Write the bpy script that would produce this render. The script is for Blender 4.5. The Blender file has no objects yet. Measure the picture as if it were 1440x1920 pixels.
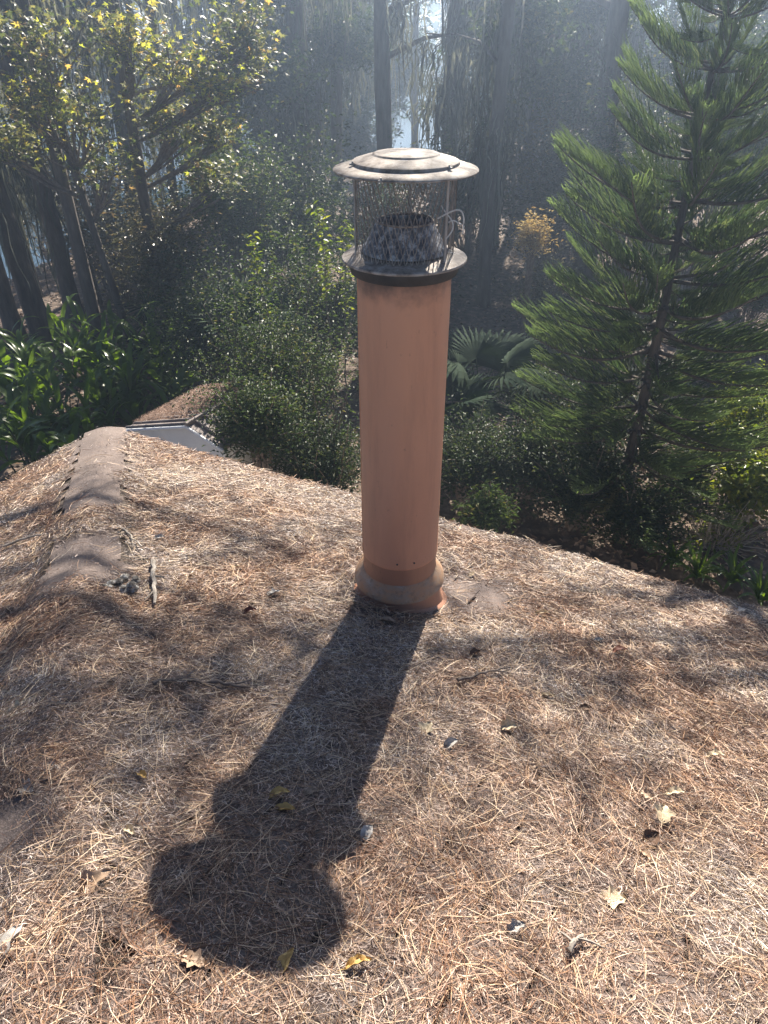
import bpy, math, random
import numpy as np
from mathutils import Vector, Matrix

random.seed(7)
RNG = np.random.default_rng(11)
SC = bpy.context.scene
COL = SC.collection
PI = math.pi

# ------------------------------------------------------------------ camera, light, exposure
H = 5.3                                   # camera height above the garden
F, PITCH = 1345.0, math.radians(34.5)     # focal length in photo pixels, downward tilt
CP, SP = math.cos(PITCH), math.sin(PITCH)
cam = bpy.data.cameras.new('camera')
cam.sensor_fit = 'VERTICAL'; cam.sensor_height = 36.0; cam.lens = F / 1920 * 36.0
cam.clip_start = 0.05; cam.clip_end = 3000
camo = bpy.data.objects.new('camera', cam); COL.objects.link(camo)
camo.location = (0, 0, H); camo.rotation_euler = (PI / 2 - PITCH, 0, 0)
SC.camera = camo

SUN_EL, SUN_AZ = math.radians(35.5), math.radians(12.7)
S = np.array([math.sin(SUN_AZ) * math.cos(SUN_EL), math.cos(SUN_AZ) * math.cos(SUN_EL), math.sin(SUN_EL)])
w = bpy.data.worlds.new('World'); SC.world = w; w.use_nodes = True
nt = w.node_tree; bg = nt.nodes['Background']
sky = nt.nodes.new('ShaderNodeTexSky'); sky.sky_type = 'NISHITA'; sky.sun_disc = False
sky.sun_elevation = SUN_EL; sky.sun_rotation = SUN_AZ; sky.air_density = 0.5; sky.dust_density = 0.3
nt.links.new(sky.outputs[0], bg.inputs[0]); bg.inputs[1].default_value = 0.05
sl = bpy.data.lights.new('sun', 'SUN'); sl.energy = 5.0; sl.angle = math.radians(0.53); sl.color = (1.0, 0.91, 0.79)
so = bpy.data.objects.new('sun', sl); COL.objects.link(so)
so.rotation_euler = Vector((-S[0], -S[1], -S[2])).to_track_quat('-Z', 'Y').to_euler()
SC.view_settings.view_transform = 'Standard'; SC.view_settings.look = 'None'
SC.view_settings.gamma = 1.0; SC.view_settings.use_curve_mapping = False
SC.view_settings.exposure = 1.75
SC.cycles.max_bounces = 6; SC.cycles.diffuse_bounces = 3; SC.cycles.transmission_bounces = 4
SC.cycles.volume_bounces = 0; SC.cycles.transparent_max_bounces = 4
SC.cycles.use_denoising = True
VEIL_DENSITY = 0.0082

# ------------------------------------------------------------------ helpers: points
def ray(px, py):
    u = (px - 720) / F; v = (960 - py) / F
    return np.array([u, CP + v * SP, -SP + v * CP])
def at_y(px, py, Y):
    r = ray(px, py); return r * (Y / r[1]) + np.array([0, 0, H])
def at_z(px, py, z):
    r = ray(px, py); return r * ((z - H) / r[2]) + np.array([0, 0, H])
def pxsize(px, py, Y):                     # metres per photo pixel there
    return (Y / ray(px, py)[1]) / F

# roof planes
TH = 1 / 3.0
A = math.radians(26.5)
G1 = np.array([math.sin(A), math.cos(A)]); G2 = np.array([-math.cos(A), math.sin(A)])
E1 = np.array([math.cos(A), -math.sin(A)]); E2 = np.array([-math.sin(A), -math.cos(A)])
AX = np.array([0.072, 2.6])                # chimney axis
ZB = H - 2.265                             # roof height at the axis
def plane1(x, y): return ZB - TH * (G1[0] * (x - AX[0]) + G1[1] * (y - AX[1]))
def on_plane1(px, py):
    r = ray(px, py); c = ZB + TH * (G1 @ AX)
    t = (c - H) / (r[2] + TH * (G1 @ r[:2])); return r * t + np.array([0, 0, H])
CN = on_plane1(195, 800)                   # the eave corner of the hip
ZE = CN[2]
def plane2(x, y): return ZE - TH * (G2[0] * (x - CN[0]) + G2[1] * (y - CN[1]))
def roofz(x, y): return np.minimum(plane1(x, y), plane2(x, y))
def on_roof(px, py):
    p = on_plane1(px, py)
    if plane2(p[0], p[1]) < p[2]:
        r = ray(px, py); c = ZE + TH * (G2 @ CN[:2])
        t = (c - H) / (r[2] + TH * (G2 @ r[:2])); p = r * t + np.array([0, 0, H])
    return p
def outside(x, y):                         # distance past the nearest eave, >0 is off the roof
    return np.maximum(G1[0] * (x - CN[0]) + G1[1] * (y - CN[1]), G2[0] * (x - CN[0]) + G2[1] * (y - CN[1]))

def shades_roof(p, s=0.0):
    """does a thing of radius s at p throw its shade on the roof in view"""
    t = (p[2] - plane1(p[0], p[1])) / (S[2] + TH * (G1 @ S[:2]))
    q = np.asarray(p)[:2] - S[:2] * t
    return t > 0 and outside(q[0], q[1]) < s and abs(q[0]) < 1.4 + 0.85 * (q[1] + 0.3) + s and -0.6 - s < q[1]

def vnoise(x, y, scale, seed):
    r = np.random.default_rng(seed); n = 256; g = r.random((n, n))
    x = np.asarray(x) * scale + 1000.3; y = np.asarray(y) * scale + 1000.7
    xi = np.floor(x).astype(int); yi = np.floor(y).astype(int); fx = x - xi; fy = y - yi
    fx = fx * fx * (3 - 2 * fx); fy = fy * fy * (3 - 2 * fy)
    a = g[xi % n, yi % n]; b = g[(xi + 1) % n, yi % n]; c = g[xi % n, (yi + 1) % n]; d = g[(xi + 1) % n, (yi + 1) % n]
    return (a * (1 - fx) + b * fx) * (1 - fy) + (c * (1 - fx) + d * fx) * fy

# ------------------------------------------------------------------ helpers: meshes
class Geo:
    def __init__(s): s.V = []; s.F = {3: [], 4: []}; s.n = 0; s.A = []
    def add(s, V, F3=None, F4=None, attr=None):
        V = np.asarray(V, float).reshape(-1, 3)
        if F3 is not None and len(F3): s.F[3].append(np.asarray(F3, int).reshape(-1, 3) + s.n)
        if F4 is not None and len(F4): s.F[4].append(np.asarray(F4, int).reshape(-1, 4) + s.n)
        s.V.append(V); s.n += len(V)
        s.A.append(np.zeros(len(V)) if attr is None else np.broadcast_to(np.asarray(attr, float), (len(V),)))
        return s
    def mesh(s, name, mat, smooth=False, origin=(0, 0, 0)):
        me = bpy.data.meshes.new(name)
        V = np.concatenate(s.V) - np.asarray(origin, float)
        me.vertices.add(len(V)); me.vertices.foreach_set('co', V.astype(np.float32).ravel())
        li, lt = [], []
        for k in (3, 4):
            if s.F[k]:
                f = np.concatenate(s.F[k]); li.append(f.ravel()); lt.append(np.full(len(f), k))
        li = np.concatenate(li).astype(np.int32); lt = np.concatenate(lt).astype(np.int32)
        ls = np.concatenate([[0], np.cumsum(lt)[:-1]]).astype(np.int32)
        me.loops.add(len(li)); me.loops.foreach_set('vertex_index', li)
        me.polygons.add(len(lt)); me.polygons.foreach_set('loop_start', ls); me.polygons.foreach_set('loop_total', lt)
        me.polygons.foreach_set('use_smooth', np.full(len(lt), bool(smooth)))
        at = me.attributes.new('age', 'FLOAT', 'POINT'); at.data.foreach_set('value', np.concatenate(s.A).astype(np.float32))
        me.materials.append(mat); me.update(calc_edges=True)
        if smooth and len(V) < 20000: me.set_sharp_from_angle(angle=math.radians(38))
        return me

def link(name, me, parent=None, loc=(0, 0, 0), rot=(0, 0, 0), scale=(1, 1, 1)):
    o = bpy.data.objects.new(name, me); COL.objects.link(o)
    o.location = loc; o.rotation_euler = rot; o.scale = scale
    if parent is not None: o.parent = parent
    return o
def tag(o, label=None, cat=None, group=None, kind=None):
    if label: o['label'] = label
    if cat: o['category'] = cat
    if group: o['group'] = group
    if kind: o['kind'] = kind
    return o
def thing(name, loc, label, cat, group=None, rot=(0, 0, 0)):
    o = bpy.data.objects.new(name, None); COL.objects.link(o); o.empty_display_size = 0.1
    o.location = loc; o.rotation_euler = rot
    return tag(o, label, cat, group)
def part(name, geo, mat, parent, smooth=False):        # geometry is in the parent's own space
    return link(name, geo.mesh(name, mat, smooth), parent)

def tube(g, P, R, sides=6, cap=True, attr=None):
    P = np.asarray(P, float); n = len(P); R = np.broadcast_to(np.asarray(R, float), (n,))
    T = np.gradient(P, axis=0); T /= np.linalg.norm(T, axis=1)[:, None] + 1e-9
    ref = np.array([0, 0, 1.0]) if abs(T[0][2]) < 0.9 else np.array([1.0, 0, 0])
    U = np.cross(T, ref); U /= np.linalg.norm(U, axis=1)[:, None] + 1e-9
    W = np.cross(T, U)
    a = np.arange(sides) * 2 * PI / sides
    V = P[:, None, :] + R[:, None, None] * (np.cos(a)[None, :, None] * U[:, None, :] + np.sin(a)[None, :, None] * W[:, None, :])
    i = np.arange(n - 1)[:, None] * sides; j = np.arange(sides)[None, :]; k = (j + 1) % sides
    q = np.stack([i + j, i + k, i + sides + k, i + sides + j], -1).reshape(-1, 4)
    V = V.reshape(-1, 3); f3 = None
    if cap:
        V = np.vstack([V, P[0], P[-1]]); b = n * sides
        f3 = [(b, (t + 1) % sides, t) for t in range(sides)] + [(b + 1, (n - 1) * sides + t, (n - 1) * sides + (t + 1) % sides) for t in range(sides)]
    g.add(V, f3, q, attr)
def lathe(g, prof, seg=64, c=(0, 0, 0), close=False):
    prof = np.asarray(prof, float); n = len(prof); a = np.arange(seg) * 2 * PI / seg
    V = np.stack([prof[:, 0][:, None] * np.cos(a), prof[:, 0][:, None] * np.sin(a), np.repeat(prof[:, 1][:, None], seg, 1)], -1) + np.asarray(c, float)
    m = n if close else n - 1
    i = np.arange(m)[:, None]; i2 = (i + 1) % n; j = np.arange(seg)[None, :]; k = (j + 1) % seg
    q = np.stack([i * seg + j, i * seg + k, i2 * seg + k, i2 * seg + j], -1).reshape(-1, 4)
    g.add(V.reshape(-1, 3), None, q)
def box(g, c, s, M=None):
    x, y, z = np.asarray(s, float) / 2
    V = np.array([(-x, -y, -z), (x, -y, -z), (x, y, -z), (-x, y, -z), (-x, -y, z), (x, -y, z), (x, y, z), (-x, y, z)])
    if M is not None: V = V @ np.asarray(M).T
    g.add(V + np.asarray(c, float), None, [(0, 3, 2, 1), (4, 5, 6, 7), (0, 1, 5, 4), (1, 2, 6, 5), (2, 3, 7, 6), (3, 0, 4, 7)])

def unit(a): return a / (np.linalg.norm(a, axis=-1, keepdims=True) + 1e-9)
def frames(n, rng, updown=0.5, tilt=1.0):
    """random leaf frames: direction D, side W, normal N"""
    a = rng.random(n) * 2 * PI; e = (rng.random(n) - updown) * tilt
    D = np.stack([np.cos(a) * np.cos(e), np.sin(a) * np.cos(e), np.sin(e)], 1)
    W = unit(np.cross(D, np.array([0, 0, 1.0]) + rng.normal(0, 0.45, (n, 3))))
    return D, W, np.cross(W, D)
def leaf_diamonds(g, C, size, aspect, rng, fold=0.18, updown=0.6, tilt=1.2, DW=None, jitter=0.3, attr=None):
    n = len(C); D, W, N = frames(n, rng, updown, tilt) if DW is None else DW
    L = (size * (1 + jitter * rng.normal(0, 1, n)).clip(0.4, 1.8))[:, None]; hw = L * aspect / 2
    V = np.stack([C, C + D * L * 0.45 + W * hw + N * L * fold, C + D * L, C + D * L * 0.45 - W * hw + N * L * fold], 1)
    b = np.arange(n)[:, None] * 4
    f = np.concatenate([b + np.array([[0, 1, 2]]), b + np.array([[0, 2, 3]])])
    g.add(V.reshape(-1, 3), f, None, None if attr is None else np.repeat(attr, 4))
def leaf_stars(g, C, size, rng):
    """five-lobed star leaves, a fan round the centre"""
    n = len(C); D, W, N = frames(n, rng, 0.75, 1.5)
    L = (size * (0.6 + 0.8 * rng.random(n)))[:, None]
    ang = np.radians([180, 150, 105, 85, 52, 30, 0, -30, -52, -85, -105, -150]); rad = np.array([0.12, 0.25, 0.62, 0.3, 0.85, 0.33, 1.0, 0.33, 0.85, 0.3, 0.62, 0.25])
    V = [C]
    for a, r in zip(ang, rad): V.append(C + L * 0.55 * r * (math.cos(a) * D + math.sin(a) * W) + N * L * 0.12 * r * r * math.cos(2 * a))
    V = np.stack(V, 1); b = np.arange(n)[:, None] * 13; F3 = []
    for k in range(12): F3.append(b + np.array([[0, 1 + (k + 1) % 12, 1 + k]]))
    g.add(V.reshape(-1, 3), np.concatenate(F3))
def ribbons(g, P, width, W, taper=True, attr=None):
    """P (n,k,3) centre lines, W (n,k,3) or (n,3) side vectors"""
    n, k, _ = P.shape
    if W.ndim == 2: W = np.repeat(W[:, None, :], k, 1)
    t = np.linspace(0, 1, k); pr = np.sqrt(np.clip(1 - (2 * t - 1) ** 4, 0.04, 1)) if taper else np.ones(k)
    wd = np.asarray(width).reshape(-1, 1) * pr[None, :] / 2
    V = np.stack([P - W * wd[..., None], P + W * wd[..., None]], 2).reshape(-1, 3)
    b = np.arange(n)[:, None, None] * 2 * k; s = np.arange(k - 1)[None, :, None] * 2
    q = (b + s + np.array([0, 1, 3, 2])[None, None, :]).reshape(-1, 4)
    g.add(V, None, q, None if attr is None else np.repeat(attr, 2 * k))

# ------------------------------------------------------------------ helpers: materials
def newmat(name):
    m = bpy.data.materials.new(name); m.use_nodes = True
    t = m.node_tree; return m, t, t.nodes['Principled BSDF'], t.nodes['Material Output']
def nd(t, kind, **kw):
    n = t.nodes.new(kind)
    for k, v in kw.items(): setattr(n, k, v)
    return n
def ramp(t, src, stops, mode='LINEAR'):
    r = nd(t, 'ShaderNodeValToRGB'); r.color_ramp.interpolation = mode; e = r.color_ramp.elements
    while len(e) < len(stops): e.new(0.5)
    for el, (p, c) in zip(e, stops): el.position = p; el.color = (*c, 1) if len(c) == 3 else c
    t.links.new(src, r.inputs[0]); return r.outputs[0]
def noise(t, scale, detail=4, rough=0.6, coord='Object', stretch=None):
    tc = nd(t, 'ShaderNodeTexCoord'); n = nd(t, 'ShaderNodeTexNoise')
    n.inputs['Scale'].default_value = scale; n.inputs['Detail'].default_value = detail; n.inputs['Roughness'].default_value = rough
    src = nd(t, 'ShaderNodeNewGeometry').outputs['Position'] if coord == 'pos' else tc.outputs[coord]
    if stretch:
        mp = nd(t, 'ShaderNodeMapping'); mp.inputs['Scale'].default_value = stretch; t.links.new(src, mp.inputs[0]); src = mp.outputs[0]
    t.links.new(src, n.inputs['Vector']); return n.outputs['Fac']
def mix(t, fac, a, b, mode='MIX'):
    m = nd(t, 'ShaderNodeMix', data_type='RGBA', blend_type=mode)
    for sock, v in ((m.inputs[0], fac), (m.inputs[6], a), (m.inputs[7], b)):
        if hasattr(v, 'links'): t.links.new(v, sock)
        elif isinstance(v, (int, float)): sock.default_value = v
        else: sock.default_value = (*v, 1)
    return m.outputs[2]
def bump(t, b, src, strength=0.3, dist=0.01):
    n = nd(t, 'ShaderNodeBump'); n.inputs['Strength'].default_value = strength; n.inputs['Distance'].default_value = dist
    t.links.new(src, n.inputs['Height']); t.links.new(n.outputs[0], b.inputs['Normal'])
def island(t): return nd(t, 'ShaderNodeNewGeometry').outputs['Random Per Island']

def leaf_mat(name, stops, transl=0.35, rough=0.42, tint=(1.3, 1.25, 0.6), age=None, spec=0.5):
    m, t, b, out = newmat(name)
    c = ramp(t, island(t), stops)
    if age:
        at = nd(t, 'ShaderNodeAttribute', attribute_name='age'); c = mix(t, at.outputs['Fac'], c, age)
    t.links.new(c, b.inputs['Base Color']); b.inputs['Roughness'].default_value = rough
    b.inputs['Specular IOR Level'].default_value = spec
    tr = nd(t, 'ShaderNodeBsdfTranslucent'); t.links.new(mix(t, 1.0, c, tint, 'MULTIPLY'), tr.inputs[0])
    ms = nd(t, 'ShaderNodeMixShader'); ms.inputs[0].default_value = transl
    t.links.new(b.outputs[0], ms.inputs[1]); t.links.new(tr.outputs[0], ms.inputs[2]); t.links.new(ms.outputs[0], out.inputs[0])
    return m
def plain(name, stops, scale=8, rough=0.8, metal=0.0, bmp=0.2, stretch=None, detail=5, dist=0.01, spec=0.5):
    m, t, b, out = newmat(name); f = noise(t, scale, detail, 0.65, 'Object', stretch)
    t.links.new(ramp(t, f, stops), b.inputs['Base Color']); b.inputs['Roughness'].default_value = rough; b.inputs['Metallic'].default_value = metal
    b.inputs['Specular IOR Level'].default_value = spec
    if bmp: bump(t, b, f, bmp, dist)
    return m

M = {}
M['bark'] = plain('bark', [(0.3, (0.045, 0.036, 0.03)), (0.55, (0.1, 0.082, 0.068)), (0.75, (0.17, 0.145, 0.12))], 9, 0.95, 0, 0.9, (1, 1, 0.22), dist=0.05)
M['twig'] = plain('twig', [(0.3, (0.07, 0.05, 0.04)), (0.7, (0.22, 0.18, 0.15))], 20, 0.9, 0, 0.4)
M['pale_twig'] = plain('pale_twig', [(0.3, (0.18, 0.15, 0.12)), (0.7, (0.42, 0.38, 0.33))], 20, 0.9, 0, 0.4)
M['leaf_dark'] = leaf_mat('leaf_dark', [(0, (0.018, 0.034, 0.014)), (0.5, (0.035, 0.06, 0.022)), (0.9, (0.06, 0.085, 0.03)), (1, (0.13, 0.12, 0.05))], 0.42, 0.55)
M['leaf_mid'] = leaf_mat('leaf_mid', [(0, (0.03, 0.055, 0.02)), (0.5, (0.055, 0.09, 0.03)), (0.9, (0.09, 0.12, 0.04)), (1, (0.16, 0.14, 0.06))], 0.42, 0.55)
M['leaf_grey'] = leaf_mat('leaf_grey', [(0, (0.05, 0.055, 0.035)), (0.5, (0.085, 0.09, 0.05)), (0.85, (0.14, 0.125, 0.075)), (1, (0.2, 0.15, 0.09))], 0.42, 0.33, (1.2, 1.1, 0.8))
M['leaf_star'] = leaf_mat('leaf_star', [(0, (0.06, 0.085, 0.04)), (0.45, (0.11, 0.13, 0.06)), (0.75, (0.18, 0.175, 0.09)), (0.92, (0.26, 0.24, 0.1)), (1, (0.28, 0.17, 0.1))], 0.5, 0.45, (1.3, 1.3, 0.75))
M['leaf_yellow'] = leaf_mat('leaf_yellow', [(0, (0.3, 0.34, 0.08)), (0.6, (0.46, 0.46, 0.1)), (0.85, (0.54, 0.42, 0.14)), (1, (0.42, 0.24, 0.13))], 0.55, 0.45, (1.3, 1.3, 0.6))
M['leaf_vine'] = leaf_mat('leaf_vine', [(0, (0.07, 0.11, 0.025)), (0.5, (0.12, 0.16, 0.035)), (1, (0.24, 0.25, 0.05))], 0.5, 0.4, (1.5, 1.5, 0.5))
M['leaf_dry'] = leaf_mat('leaf_dry', [(0, (0.3, 0.2, 0.09)), (0.5, (0.42, 0.32, 0.16)), (1, (0.5, 0.42, 0.25))], 0.4, 0.6, (1.2, 1.1, 0.7))
M['strap'] = leaf_mat('strap_leaf', [(0, (0.035, 0.075, 0.02)), (0.6, (0.08, 0.14, 0.03)), (0.9, (0.16, 0.23, 0.05)), (1, (0.34, 0.28, 0.08))], 0.58, 0.3, (1.7, 1.6, 0.35))
M['palm'] = leaf_mat('palm_leaf', [(0, (0.012, 0.03, 0.015)), (1, (0.03, 0.05, 0.024))], 0.15, 0.9, spec=0.1)
M['norfolk'] = leaf_mat('norfolk_needles', [(0, (0.032, 0.056, 0.032)), (0.6, (0.055, 0.088, 0.046)), (1, (0.12, 0.14, 0.08))], 0.42, 0.5, (1.3, 1.35, 0.75), age=(0.2, 0.27, 0.13))
M['norfolk_old'] = leaf_mat('norfolk_old', [(0, (0.1, 0.1, 0.03)), (1, (0.17, 0.15, 0.05))], 0.3, 0.5)
M['moss'] = leaf_mat('spanish_moss', [(0, (0.06, 0.064, 0.052)), (0.6, (0.11, 0.115, 0.095)), (1, (0.24, 0.24, 0.2))], 0.4, 0.8, (1.1, 1.1, 0.9), spec=0.2)
M['pine'] = leaf_mat('pine_needle_clumps', [(0, (0.02, 0.04, 0.015)), (1, (0.06, 0.085, 0.03))], 0.2, 0.5)

# needles and litter on the roof: tint drifts over the roof, every needle its own tone
def litter_mat(name, tan, grey, bias):
    m, t, b, out = newmat(name)
    r = island(t); c1 = ramp(t, r, tan); c2 = ramp(t, r, grey)
    f = ramp(t, noise(t, 1.7, 3, 0.6), [(bias - 0.1, (0, 0, 0)), (bias + 0.12, (1, 1, 1))])
    c = mix(t, f, c1, c2)
    t.links.new(c, b.inputs['Base Color']); b.inputs['Roughness'].default_value = 0.5
    b.inputs['Specular IOR Level'].default_value = 0.45
    tr = nd(t, 'ShaderNodeBsdfTranslucent'); t.links.new(c, tr.inputs[0])
    ms = nd(t, 'ShaderNodeMixShader'); ms.inputs[0].default_value = 0.06
    t.links.new(b.outputs[0], ms.inputs[1]); t.links.new(tr.outputs[0], ms.inputs[2]); t.links.new(ms.outputs[0], out.inputs[0])
    return m
M['needle'] = litter_mat('fallen_needles',
    [(0, (0.12, 0.055, 0.03)), (0.35, (0.3, 0.15, 0.08)), (0.7, (0.5, 0.31, 0.175)), (1, (0.68, 0.5, 0.32))],
    [(0, (0.18, 0.095, 0.055)), (0.4, (0.44, 0.3, 0.19)), (0.8, (0.64, 0.5, 0.34)), (1, (0.78, 0.66, 0.48))], 0.5)
M['bits'] = litter_mat('weathered_bits',
    [(0, (0.045, 0.024, 0.016)), (0.4, (0.21, 0.115, 0.075)), (0.75, (0.44, 0.285, 0.2)), (1, (0.7, 0.54, 0.41))],
    [(0, (0.06, 0.044, 0.04)), (0.35, (0.3, 0.24, 0.215)), (0.7, (0.62, 0.54, 0.49)), (1, (0.84, 0.75, 0.67))], 0.52)

M['shed_needle'] = leaf_mat('shed_needles', [(0, (0.1, 0.05, 0.03)), (1, (0.26, 0.14, 0.08))], 0.1, 0.7, (1, 1, 1))
m, t, b, out = newmat('shingle'); M['shingle'] = m
f1 = noise(t, 150, 3, 0.8, 'pos'); f2 = noise(t, 3.2, 5, 0.65, 'pos')
c = mix(t, 0.6, ramp(t, f1, [(0.38, (0.025, 0.02, 0.018)), (0.5, (0.11, 0.085, 0.075)), (0.64, (0.36, 0.29, 0.255))]), ramp(t, f2, [(0.3, (0.09, 0.066, 0.058)), (0.7, (0.2, 0.155, 0.13))]))
oi = nd(t, 'ShaderNodeObjectInfo')
c = mix(t, 0.14, c, ramp(t, oi.outputs['Random'], [(0, (0.12, 0.095, 0.085)), (1, (0.26, 0.21, 0.19))]))
t.links.new(c, b.inputs['Base Color']); b.inputs['Roughness'].default_value = 0.95; bump(t, b, f1, 0.8, 0.004)
M['underlay'] = plain('decayed_litter', [(0.38, (0.02, 0.015, 0.013)), (0.5, (0.07, 0.055, 0.045)), (0.64, (0.24, 0.19, 0.155))], 220, 0.95, 0, 0.8, dist=0.01)
M['ground'] = plain('leaf_litter_ground', [(0.3, (0.05, 0.035, 0.025)), (0.5, (0.12, 0.085, 0.06)), (0.7, (0.26, 0.19, 0.14))], 6, 0.95, 0, 0.6, dist=0.05, detail=9)
M['siding'] = plain('white_siding', [(0.3, (0.62, 0.62, 0.63)), (0.7, (0.72, 0.72, 0.72))], 6, 0.6, 0, 0.05)
M['stucco'] = plain('stucco', [(0.3, (0.5, 0.45, 0.38)), (0.7, (0.58, 0.53, 0.46))], 14, 0.9)
M['fascia'] = plain('fascia_paint', [(0.3, (0.2, 0.16, 0.14)), (0.7, (0.28, 0.23, 0.2))], 10, 0.7)

# ------------------------------------------------------------------ ground, lake
def smooth(a, lo, hi):
    t = np.clip((a - lo) / (hi - lo), 0, 1); return t * t * (3 - 2 * t)
def gz(x, y):
    x = np.asarray(x, float); y = np.asarray(y, float)
    shore = 17.5 + 38 * smooth(x, -10.5, -3) - 20 * np.exp(-((x - 2.6) / 4) ** 2)
    h = -2.2 * smooth(y, shore - 3, shore + 9)
    h = h + 4.2 * smooth(y, 88, 112)
    h = h + 0.10 * (vnoise(x, y, 0.5, 3) - 0.5) + 0.9 * smooth(x, 7, 22) * (y < 80)
    return h
gy = np.concatenate([np.linspace(-14, 60, 75), np.geomspace(62, 140, 24)]); gx = np.concatenate([-np.geomspace(98, 31, 20), np.linspace(-30, 30, 61), np.geomspace(31, 98, 20)])
X, Y = np.meshgrid(gx, gy); Zg = gz(X, Y); nx, ny = len(gx), len(gy)
i = (np.arange(ny - 1)[:, None] * nx + np.arange(nx - 1)[None, :]).ravel()
g = Geo().add(np.stack([X, Y, Zg], -1), None, np.stack([i, i + 1, i + nx + 1, i + nx], 1))
tag(link('ground', g.mesh('ground', M['ground'], True)), kind='structure')
m, t, b, out = newmat('lake_water'); M['water'] = m
b.inputs['Base Color'].default_value = (0.03, 0.06, 0.08, 1); b.inputs['Roughness'].default_value = 0.12; b.inputs['IOR'].default_value = 1.33
bump(t, b, noise(t, 1.2, 3, 0.5), 0.08, 0.05)
g = Geo().add([(-97, 12, -0.62), (97, 12, -0.62), (97, 125, -0.62), (-97, 125, -0.62)], None, [(0, 1, 2, 3)])
tag(link('lake', g.mesh('lake', m)), kind='structure')
g = Geo(); n = 9000                          # the wooded far shore
P = np.stack([RNG.uniform(-92, 92, n), RNG.uniform(102, 122, n), 0 * np.zeros(n)], 1)
P[:, 2] = RNG.random(n) ** 1.2 * (5 + 8 * vnoise(P[:, 0], P[:, 1], 0.12, 8)) + 0.5
leaf_diamonds(g, P, 1.3, 0.9, RNG)
tag(link('far_woods', g.mesh('far_woods', M['leaf_mid'])), 'hazy wooded far shore across the lake', kind='stuff')
g = Geo(); n = 42000                          # leaves on the garden floor
P = np.stack([RNG.uniform(-14, 16, n), 5.2 + 22 * RNG.random(n) ** 1.4, np.zeros(n)], 1); P[:, 2] = gz(P[:, 0], P[:, 1]) + 0.03 * RNG.random(n) + 0.01
leaf_diamonds(g, P, 0.085, 0.6, RNG, 0.1, 0.5, 0.5)
M['floor_leaf'] = leaf_mat('floor_leaf', [(0, (0.12, 0.075, 0.05)), (0.5, (0.24, 0.16, 0.11)), (1, (0.42, 0.31, 0.23))], 0.2, 0.6, (1, 0.9, 0.7))
tag(link('leaf_litter', g.mesh('leaf_litter', M['floor_leaf'])), 'brown dead leaves covering the woodland floor', kind='stuff')

# ------------------------------------------------------------------ the house: roof with hip, shingles, walls
RUN = 4.25; L1, L2 = 13.0, 2 * RUN; C2 = CN[:2]
def pt(u, vv, z): q = C2 + E1 * u + E2 * vv; return (q[0], q[1], z)
ZR = ZE + RUN * TH
house = thing('house', (0, 0, 0), 'low house with a hip roof buried in pine needles', 'house')
g = Geo()
r0, r1 = pt(RUN, RUN, ZR), pt(L1 - RUN, RUN, ZR)
c0, c1, c2, c3 = pt(0, 0, ZE), pt(L1, 0, ZE), pt(L1, L2, ZE), pt(0, L2, ZE)
dz = np.array([0, 0, -0.012])
top = np.array([c0, c1, c2, c3, r0, r1]) + dz
g.add(np.vstack([top, top[:4] + [0, 0, -0.03]]), [(0, 4, 3), (1, 2, 5)], [(0, 1, 5, 4), (2, 3, 4, 5), (0, 6, 7, 1), (1, 7, 8, 2), (2, 8, 9, 3), (3, 9, 6, 0), (6, 9, 8, 7)])
roof = part('roof', g, M['underlay'], house)
g = Geo()
for (ua, va, ub, vb) in ((0, 0, L1, 0), (L1, 0, L1, L2), (L1, L2, 0, L2), (0, L2, 0, 0)):
    p, q = np.array(pt(ua, va, 0)), np.array(pt(ub, vb, 0)); d = q - p; L = np.linalg.norm(d); d /= L; nrm = np.array([d[1], -d[0], 0]) * -1
    cc = (p + q) / 2 + np.array([0, 0, ZE - 0.13]) - nrm * 0.03
    box(g, cc, (L - 0.08, 0.025, 0.17), np.array([d, nrm, [0, 0, 1]]).T)
part('fascia', g, M['fascia'], house)
g = Geo(); o_ = 0.5
ws = [pt(o_, o_, 0), pt(L1 - o_, o_, 0), pt(L1 - o_, L2 - o_, 0), pt(o_, L2 - o_, 0)]
V = np.array([(p[0], p[1], z) for z in (-0.3, ZE - 0.05) for p in ws])
g.add(V, None, [(0, 1, 5, 4), (1, 2, 6, 5), (2, 3, 7, 6), (3, 0, 4, 7)])
part('wall', g, M['stucco'], house)

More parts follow.
